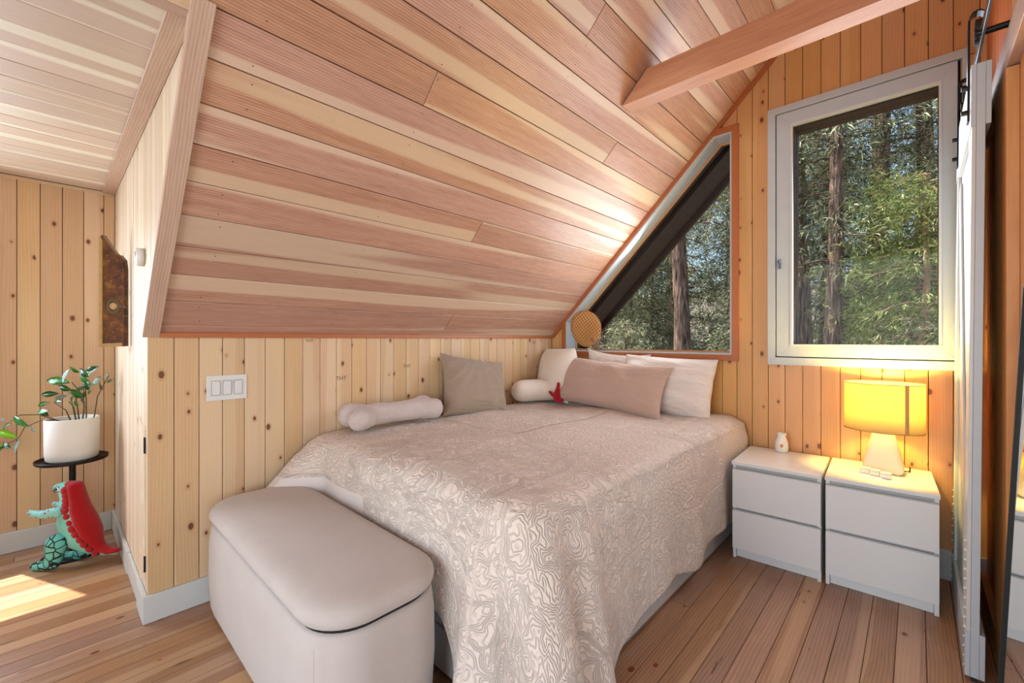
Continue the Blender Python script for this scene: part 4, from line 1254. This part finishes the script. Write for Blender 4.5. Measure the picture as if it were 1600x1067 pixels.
stems = [[(600, 560), (540, 530), (430, 480), (300, 478), (210, 498), (140, 545), (90, 570)], [(600, 560), (530, 528), (440, 525), (330, 580), (200, 680), (60, 750), (-30, 790)], [(735, 570), (740, 510), (725, 380), (715, 250), (700, 150)],
         [(790, 570), (800, 500), (805, 340), (860, 240), (900, 170)], [(640, 570), (615, 500), (600, 450), (500, 385)], [(660, 570), (665, 510), (650, 430), (610, 380)], [(690, 570), (690, 500), (690, 370)], [(720, 570), (730, 420), (700, 320), (620, 225)], [(700, 570), (660, 440), (620, 340), (560, 310)]]
for i, st in enumerate(stems):
    d0 = (-.075, -.07, .02, .03, -.01, 0, -.04, .01, .03)[i]
    tube('stem', [pl3(x, y, d0 * min(1, k / (4 if i < 2 else 2))) for k, (x, y) in enumerate(st)], [.0036 - .0004 * k for k in range(len(st))], stemm, pp, 6)
leaves = [((620, 225), (430, 205), 'mid', .36), ((640, 290), (530, 250), 'dark', .4), ((570, 310), (425, 320), 'dark', .32), ((560, 335), (475, 360), 'pale', .35), ((505, 380), (395, 412), 'mid', .3), ((615, 375), (530, 370), 'dark', .4),
          ((610, 385), (622, 330), 'dark', .5), ((625, 225), (680, 110), 'pale', .4), ((740, 140), (675, 90), 'mid', .5), ((758, 130), (862, 92), 'dark', .42), ((770, 180), (690, 110), 'dark', .5), ((752, 240), (690, 150), 'mid', .5),
          ((710, 295), (655, 200), 'dark', .5), ((712, 348), (604, 285), 'mid', .55), ((775, 262), (720, 280), 'dark', .5), ((705, 408), (645, 383), 'mid', .5), ((832, 290), (790, 228), 'dark', .6), ((852, 245), (880, 175), 'dark', .5), ((865, 235), (930, 200), 'dark', .35),
          ((888, 195), (912, 150), 'dark', .4), ((800, 335), (795, 290), 'dark', .5), ((350, 478), (438, 460), 'mid', .35), ((500, 490), (455, 450), 'dark', .6), ((160, 505), (285, 590), 'mid', .35), ((335, 630), (300, 580), 'pale', .6), ((95, 560), (75, 515), 'pale', .45),
          ((140, 560), (75, 612), 'mid', .35), ((192, 680), (35, 620), 'lime', .34), ((212, 688), (175, 805), 'pale', .42), ((85, 745), (-10, 840), 'mid', .5), ((75, 745), (-70, 705), 'lime', .4), ((80, 715), (140, 765), 'dark', .4), ((40, 670), (-20, 640), 'pale', .4),
          ((740, 220), (800, 250), 'mid', .4), ((700, 180), (745, 110), 'mid', .5), ((722, 330), (770, 290), 'mid', .4), ((690, 400), (640, 345), 'dark', .4)]
random.seed(11)
for (a, b_, cm, wd) in leaves:
    d = random.uniform(-.045, .045) if a[0] > 380 else -.072 + random.uniform(-.01, .01)
    p0, p1 = pl3(*a, d), pl3(*b_, d + random.uniform(-.02, .02))
    ax = (p1 - p0); Ln = ax.length; ax.normalize()
    sd = ax.cross(DP).normalized(); tilt = random.uniform(-.5, .5)
    sd = (Matrix.Rotation(tilt, 3, ax) @ sd); nn = ax.cross(sd)
    vs, fs = [], []
    prof = [(0, .02), (.15, .55), (.35, .95), (.55, 1), (.78, .7), (.93, .3), (1, .02)]
    for s_ in (1, -1):
        for t, w_ in prof:
            for e in (-1, 0, 1):
                q_ = p0 + ax * (t * Ln) + sd * (e * w_ * Ln * wd * .5) + nn * (-.05 * Ln * (1 if e == 0 else 0) + .10 * Ln * math.sin(PI * t) + s_ * .0006)
                vs.append(q_)
    m_ = len(prof) * 3
    for s_ in (0, m_):
        for k in range(len(prof) - 1):
            for e in (0, 1):
                q_ = s_ + k * 3 + e; f = (q_, q_ + 1, q_ + 4, q_ + 3); fs.append(f if s_ else f[::-1])
    for k in range(len(prof) - 1):
        for e in (0, 2):
            q_ = k * 3 + e; fs.append((q_, q_ + 3, q_ + m_ + 3, q_ + m_))
    mesh_obj('leaf', vs, fs, leafm[cm], pp, True)

# dinosaur cushion toy
kd = .000516
dn = empty('dinosaur_toy', (-3.345, .075, 0), 0, 'standing mint green and red stuffed dinosaur toy with black scale pattern legs', 'toy')
def d3(cx, cy, d=0): return RI * ((cx - 430) * kd) + UPv * ((985 - cy) * kd) + DP * d
def dnode(cx, cy, r, dd=0, th=.75): p = d3(cx, cy, dd); return (p.x, p.y, p.z, r * kd * 1.3, r * kd * th * 1.3)
dax = frame((0, 0, 0), RI, DP, UPv)
def dc(cx, cy, r, dd=0): return (tuple(d3(cx, cy, dd)), r * kd)
blob('body', [[dc(300, 182, 48), dc(350, 185, 66), dc(410, 200, 92), dc(440, 300, 105), dc(450, 400, 128), dc(480, 540, 165), dc(540, 660, 165), dc(640, 770, 95), dc(760, 838, 48), dc(905, 855, 26)], [dc(272, 190, 28), dc(320, 190, 50)]], M['mint'], dn, .006, dax, .72, 3)
blob('back_crest', [[dc(415, 140, 34), dc(480, 168, 58), dc(512, 290, 62), dc(535, 400, 74), dc(588, 520, 84), dc(642, 630, 80), dc(694, 740, 54), dc(748, 808, 40), dc(830, 838, 38), dc(915, 835, 28)]], M['redfelt'], dn, .006, dax, 1.42, 3)
def ellip(bm, c, rx, ry, rz_):
    t = bmesh.new(); bmesh.ops.create_uvsphere(t, u_segments=12, v_segments=8, radius=1)
    mt = frame(c, RI, DP, UPv) @ Matrix.Diagonal((rx, ry, rz_, 1)); t.transform(mt)
    me_ = bpy.data.meshes.new('t'); t.to_mesh(me_); t.free(); bm.from_mesh(me_); bpy.data.meshes.remove(me_)
scal = [(400, 190, .040), (412, 240, .040), (418, 290, .042), (420, 340, .046), (424, 395, .050), (448, 455, .054), (478, 515, .058), (510, 570, .062), (545, 625, .062), (580, 680, .056), (612, 735, .048), (648, 790, .036), (695, 835, .026)]
for nm_, rr_, dz, mt_ in (('crest_outline', 44, .0, 'black'), ('crest_scallops', 40, .003, 'redfelt')):
    bm = bmesh.new()
    for cx, cy, t_ in scal:
        for sg in (-1, 1): ellip(bm, d3(cx + 34, cy, sg * (t_ * .82 + dz)), rr_ * kd, .010, rr_ * kd)
    o = bm_obj(nm_, bm, M[mt_], dn, True); o['kind'] = 'stuff'
scale_m = NB('scale_print'); tc = scale_m.n('ShaderNodeTexCoord').outputs['Object']
vo = scale_m.n('ShaderNodeTexVoronoi', feature='DISTANCE_TO_EDGE'); vo.inputs['Scale'].default_value = 26; scale_m.l(tc, vo.inputs['Vector'])
scale_m.set(Base_Color=scale_m.mix(scale_m.val('LESS_THAN', vo.outputs['Distance'], .07), srgb(96, 182, 170), srgb(18, 26, 34)), Roughness=.8)
for dd in (-.062, .05):
    ox = 0 if dd < 0 else 90
    blob('leg', [[dc(410 + ox, 710, 98, dd), dc(385 + ox, 810, 84, dd), dc(370 + ox, 900, 70, dd), dc(300 + ox, 932, 52, dd), dc(185 + ox, 940, 42, dd)]], scale_m.m, dn, .005, dax, .8, 3)
arm_m = NB('dotted_print'); tc = arm_m.n('ShaderNodeTexCoord').outputs['Object']
vo = arm_m.n('ShaderNodeTexVoronoi'); vo.inputs['Scale'].default_value = 60; arm_m.l(tc, vo.inputs['Vector'])
arm_m.set(Base_Color=arm_m.mix(arm_m.val('LESS_THAN', vo.outputs['Distance'], .3), srgb(132, 200, 196), srgb(176, 70, 90)), Roughness=.8)
for dd in (-.075, .05):
    blob('arm', [[dc(390, 395, 52, dd * .7), dc(300, 402, 44, dd), dc(220, 400, 34, dd), dc(165, 385, 30, dd)]], arm_m.m, dn, .004, dax, .8, 2)
for sg in (-1, 1):
    bm = bmesh.new(); ellip(bm, d3(338, 178, sg * .026), .014, .004, .012); e_ = bm_obj('eye', bm, M['ceramic'], dn, True)
    bm = bmesh.new(); ellip(bm, d3(334, 178, sg * .0295), .007, .0035, .008); bm_obj('pupil', bm, simple('pupil_blue', (24, 40, 80), .3), e_, True)
    bm = bmesh.new(); add_tube(bm, [d3(338 + 32 * math.cos(a), 180 + 27 * math.sin(a), sg * .0265) for a in [2 * PI * k / 20 for k in range(21)]], .0018, 5, False); bm_obj('eye_outline', bm, simple('outline_blue', (20, 60, 96), .5), e_, True)
    bm = bmesh.new(); add_tube(bm, [d3(258, 200, sg * .012), d3(285, 208, sg * .019), d3(310, 214, sg * .024)], .0016, 5); bm_obj('mouth', bm, M['black'], dn, True)

# ------------------------------------------------------------------ alcove window frame (window_3)
win3 = empty('window_3', (0, 0, 0)); tag(win3, kind='structure')
def yrect(a, b_, z0, z1): return [(a, z0), (b_, z0), (b_, z1), (a, z1)]
o_, i_ = yrect(AW['a'] - .06, AW['b'] + .062, AW['z0'] - .06, AW['z1'] + .06), yrect(AW['a'], AW['b'], AW['z0'], AW['z1'])
for k in range(4):
    j = (k + 1) % 4
    prism('casing_board', [o_[k], o_[j], i_[j], i_[k]], XA + .0015, XA + .02, 'x', M['window_paint'], win3)
prism('pane', i_, XA - .03, XA - .026, 'x', M['glass'], win3)

# ------------------------------------------------------------------ outdoors
def gz(x, y): return -2.9 + max(0, y - 5) * .165 + .35 * mn.noise(Vector((x * .15, y * .15, 0)))
gm = NB('forest_litter'); tc = gm.n('ShaderNodeTexCoord').outputs['Object']
n1 = gm.noise(tc, 1.2, 5, .7); n2 = gm.noise(tc, 7, 4, .7)
c = gm.ramp(gm.val('ADD', gm.val('MULTIPLY', n1, .5), gm.val('MULTIPLY', n2, .5)), [(.38, srgb(60, 54, 42)), (.5, srgb(112, 102, 84)), (.62, srgb(168, 158, 140))])
gm.set(Base_Color=c, Roughness=1.0); gm.bump(n2, .8, .1)
vs, fs = [], []
NX, NY = 60, 50
for j in range(NY):
    for i in range(NX):
        x_, y_ = -45 + 90 * i / (NX - 1), -30 + 110 * j / (NY - 1)
        vs.append((x_, y_, gz(x_, y_)))
for j in range(NY - 1):
    for i in range(NX - 1):
        a = j * NX + i; fs.append((a, a + 1, a + NX + 1, a + NX))
g = mesh_obj('ground', vs, fs, gm.m, None, True); tag(g, kind='structure')

bark = NB('fibrous_bark'); tc = bark.n('ShaderNodeTexCoord').outputs['Object']
n1 = bark.noise(bark.mapping(tc, (1, 1, .12)), 26, 4, .6)
bark.set(Base_Color=bark.ramp(n1, [(.35, srgb(62, 44, 36)), (.55, srgb(130, 102, 86)), (.7, srgb(176, 150, 132))]), Roughness=.95); bark.bump(n1, 1.0, .04)
def folm(name, a, b_, c_):
    m = NB(name); gi = m.n('ShaderNodeNewGeometry').outputs['Random Per Island']
    cc = m.ramp(gi, [(0, srgb(*a)), (.5, srgb(*b_)), (1, srgb(*c_))])
    df = m.n('ShaderNodeBsdfDiffuse'); tr = m.n('ShaderNodeBsdfTranslucent'); m.l(cc, df.inputs[0]); m.l(cc, tr.inputs[0])
    mx = m.n('ShaderNodeMixShader'); mx.inputs[0].default_value = .2; m.l(df.outputs[0], mx.inputs[1]); m.l(tr.outputs[0], mx.inputs[2]); m.l(mx.outputs[0], m.out.inputs[0]); return m.m
F1 = folm('cedar_needles', (52, 58, 42), (124, 130, 96), (212, 208, 172))
F2 = folm('bright_cedar_needles', (92, 106, 56), (142, 154, 88), (198, 200, 136))
twig = simple('pale_dead_twigs', (176, 164, 150), .9)

tanbark = simple('tan_peeling_bark', (190, 150, 124), .9, 0, .3, .3, 12, .5)
def sprays(rng, pts, size):
    """each spray: a drooping fan of small flat scale-leaf fronds"""
    n = len(pts); V, Fc = [], []
    k = 0
    for (p, outd) in pts:
        o = np.array(p); d = np.array(outd); d = d + rng.normal(0, .45, 3); d[2] -= .25; d /= np.linalg.norm(d)
        up = rng.normal(0, 1, 3); sd = np.cross(d, up); sd /= np.linalg.norm(sd)
        L = size * rng.uniform(.6, 1.3)
        for q in range(7):
            a = (q - 3) * .34 + rng.normal(0, .2)
            dd = d * math.cos(a) + sd * math.sin(a)
            ss = -d * math.sin(a) + sd * math.cos(a)
            l = L * rng.uniform(.5, 1.0); w_ = l * .065
            st = o + dd * L * .25 + rng.normal(0, L * .22, 3)
            tip = st + dd * l + np.array((0, 0, -.18 * l))
            mid = st + dd * l * .5
            V += [st, mid + ss * w_, tip, mid - ss * w_]
            Fc.append((k, k + 1, k + 2, k + 3)); k += 4
    return V, Fc

def tree_proto(seed, H_, trunk_r, crown0, crown_r, n_br, n_sp, fm, lean=(0, 0), size=.17, top=.15, bk=None):
    rng = np.random.default_rng(seed)
    root = empty('conifer_tree', (0, 0, 0))
    pts = []
    wob = rng.normal(0, .05, (9, 2))
    for i in range(9):
        t = i / 8
        pts.append((lean[0] * t + wob[i, 0] * t, lean[1] * t + wob[i, 1] * t, H_ * t - .3))
    tube('trunk', pts, [max(trunk_r * (1 - .85 * i / 8), .02) for i in range(9)], bk or bark.m, root, 10)
    bm = bmesh.new(); sp = []
    for b_i in range(n_br):
        t = crown0 + (1 - crown0) * (b_i / n_br) ** .9
        z = H_ * t - .3; a = rng.uniform(0, 2 * PI)
        sh_ = (1 - (t - crown0) / (1 - crown0 + 1e-6)) ** .8 * (1 - top) + top
        sh_ *= min(1, .45 + (t - crown0) * 4)
        ln = crown_r * sh_ * rng.uniform(.65, 1.15)
        bx_, by_ = lean[0] * t, lean[1] * t
        d = np.array((math.cos(a), math.sin(a), 0))
        e = [np.array((bx_, by_, z)) + d * ln * u_ + np.array((0, 0, ln * (.18 * u_ - .42 * u_ * u_))) for u_ in (0, .33, .66, 1)]
        add_tube(bm, [tuple(v) for v in e], [.030, .020, .012, .005], 4)
        m_ = int(n_sp * ln / crown_r) + 3
        for q in range(m_):
            u_ = rng.uniform(.18, 1.02) ** .7
            c_ = np.array((bx_, by_, z)) + d * ln * u_ + np.array((0, 0, ln * (.18 * u_ - .42 * u_ * u_)))
            spread = .16 + .20 * ln * (1 - abs(u_ - .6))
            off = rng.normal(0, 1, 3) * np.array((spread, spread, spread * .45))
            sp.append((c_ + off, d + off * .8))
    br = bm_obj('branches', bm, bk or bark.m, root); br['kind'] = 'stuff'
    V, Fc = sprays(rng, sp, size)
    fo = mesh_obj('foliage', V, Fc, fm, root); fo['kind'] = 'stuff'
    return root
def copy_tree(o):
    r = o.copy(); col.objects.link(r)
    for ch_ in list(o.children):
        c_ = ch_.copy(); col.objects.link(c_); c_.parent = r
    return r
protos = {'tall': tree_proto(1, 15, .24, .14, 2.3, 110, 85, F1, (.3, .1)),
          'bare': tree_proto(2, 17, .21, .34, 2.0, 60, 62, F1, (-.5, .2), size=.20),
          'small': tree_proto(3, 7.5, .10, .08, 1.7, 90, 85, F1, (.1, 0)),
          'bright': tree_proto(4, 8.2, .15, .54, 1.75, 46, 150, F2, (.25, .1), size=.15, top=.4, bk=tanbark)}
used = set()
spots = [  # x, y, kind, scale, rotation, label
 (-3.55, 9.2, 'bare', 1.0, .3, 'tall tree with thick fibrous trunk seen through the middle of the gable window'),
 (-2.75, 10.6, 'bare', .85, 2.0, 'thinner dark-trunked tree at the right edge of the gable window'),
 (-5.9, 9.6, 'tall', .8, 1.0, 'full grey-green conifer low in the left of the gable window'),
 (-4.9, 12.0, 'tall', .9, 4.0, 'grey-green conifer behind the thick trunk in the gable window'),
 (-6.6, 12.6, 'small', 1.1, 1.4, 'short conifer at the far left bottom of the gable window'),
 (-3.9, 14.2, 'tall', 1.0, 5.2, 'conifer between the two trunks of the gable window, farther back'),
 (-4.9, 10.4, 'small', .8, 2.0, 'mid-height conifer left behind the thick trunk'),
 (-3.15, 11.6, 'small', .9, .4, 'mid-height conifer right behind the thick trunk'),
 (-1.5, 13.6, 'small', 1.1, 5.1, 'mid-height conifer low in the left half of the casement window'),
 (-4.4, 8.1, 'small', .55, 0, 'low young conifer in front of the thick trunk'),
 (-2.3, 8.8, 'small', .62, 3.0, 'young conifer filling the left of the casement window'),
 (-1.75, 11.5, 'bare', .95, 1.1, 'bare-trunked conifer left in the casement window'),
 (-1.15, 9.3, 'bare', .8, 4.4, 'pale-trunked tree near the middle of the casement window'),
 (-.02, 9.4, 'bright', .74, 0, 'bright yellow-green tree with crooked tan trunk right in the casement window'),
 (-.75, 12.8, 'bare', .90, 3.3, 'dense conifer behind the bright tree'),
 (.35, 12.0, 'bare', 1.0, .6, 'tall conifer against the sky at the right of the casement window'),
 (1.1, 9.6, 'tall', .8, 5.0, 'conifer just right of the bright tree, half hidden by the frame'),
 (-2.0, 15.5, 'tall', .85, .2, 'distant conifer left in the casement window'),
 (.0, 16.5, 'small', 1.3, .9, 'distant short conifer right in the casement window'),
 (-6.6, 16.0, 'tall', 1.0, 2.2, 'distant conifer at the left of the gable window'),
 (-9.5, 15.0, 'tall', .9, 3.7, 'distant conifer at the outer left edge of the forest'),
 (-8.4, 11.2, 'tall', .8, 4.5, 'conifer left of the gable window view'),
 (-5.4, 18.5, 'bare', 1.0, 5.5, 'distant bare-trunked conifer in the gable window'),
 (-3.0, 18.0, 'tall', 1.0, 1.9, 'distant dense conifer between the two windows'),
 (2.4, 14.0, 'tall', 1.0, 2.9, 'tall conifer at the right edge of the forest'),
 (-1.3, 20.0, 'bare', 1.1, 3.9, 'farthest conifer in the casement window'),
 (-8.6, 20.0, 'tall', 1.1, .5, 'farthest conifer in the gable window'),
]
for (x_, y_, kd_, sc_, rz_, lb) in spots:
    t = protos[kd_] if kd_ not in used else copy_tree(protos[kd_])
    used.add(kd_)
    t.location = (x_, y_, gz(x_, y_)); t.rotation_euler = (0, 0, rz_); t.scale = (sc_, sc_, sc_)
    tag(t, lb, 'tree', 'conifers outside')
# bare pale twigs outside, low behind the gable window
rng = np.random.default_rng(9)
for lb, cx_, cy_, cz_ in (('tangle of bare pale twigs outside, low in the gable window', -3.1, 6.6, .3),):
    bm = bmesh.new()
    for k in range(60):
        p = np.array((cx_ + rng.normal(0, .7), cy_ + rng.normal(0, .3), -3.0 if k < 6 else cz_ - rng.uniform(.1, .9)))
        d = np.array((rng.normal(0, .8), rng.normal(0, .3), rng.uniform(.15, .9) if k > 5 else 3.3)); ln = rng.uniform(.5, 1.2) if k > 5 else 1
        pts = [p + d * ln * u_ + rng.normal(0, .03, 3) for u_ in (0, .35, .7, 1)]
        add_tube(bm, [tuple(v) for v in pts], [.010, .008, .005, .003] if k > 5 else [.02, .018, .014, .01], 4)
    o = bm_obj('bare_shrub', bm, twig); tag(o, lb, 'shrub')
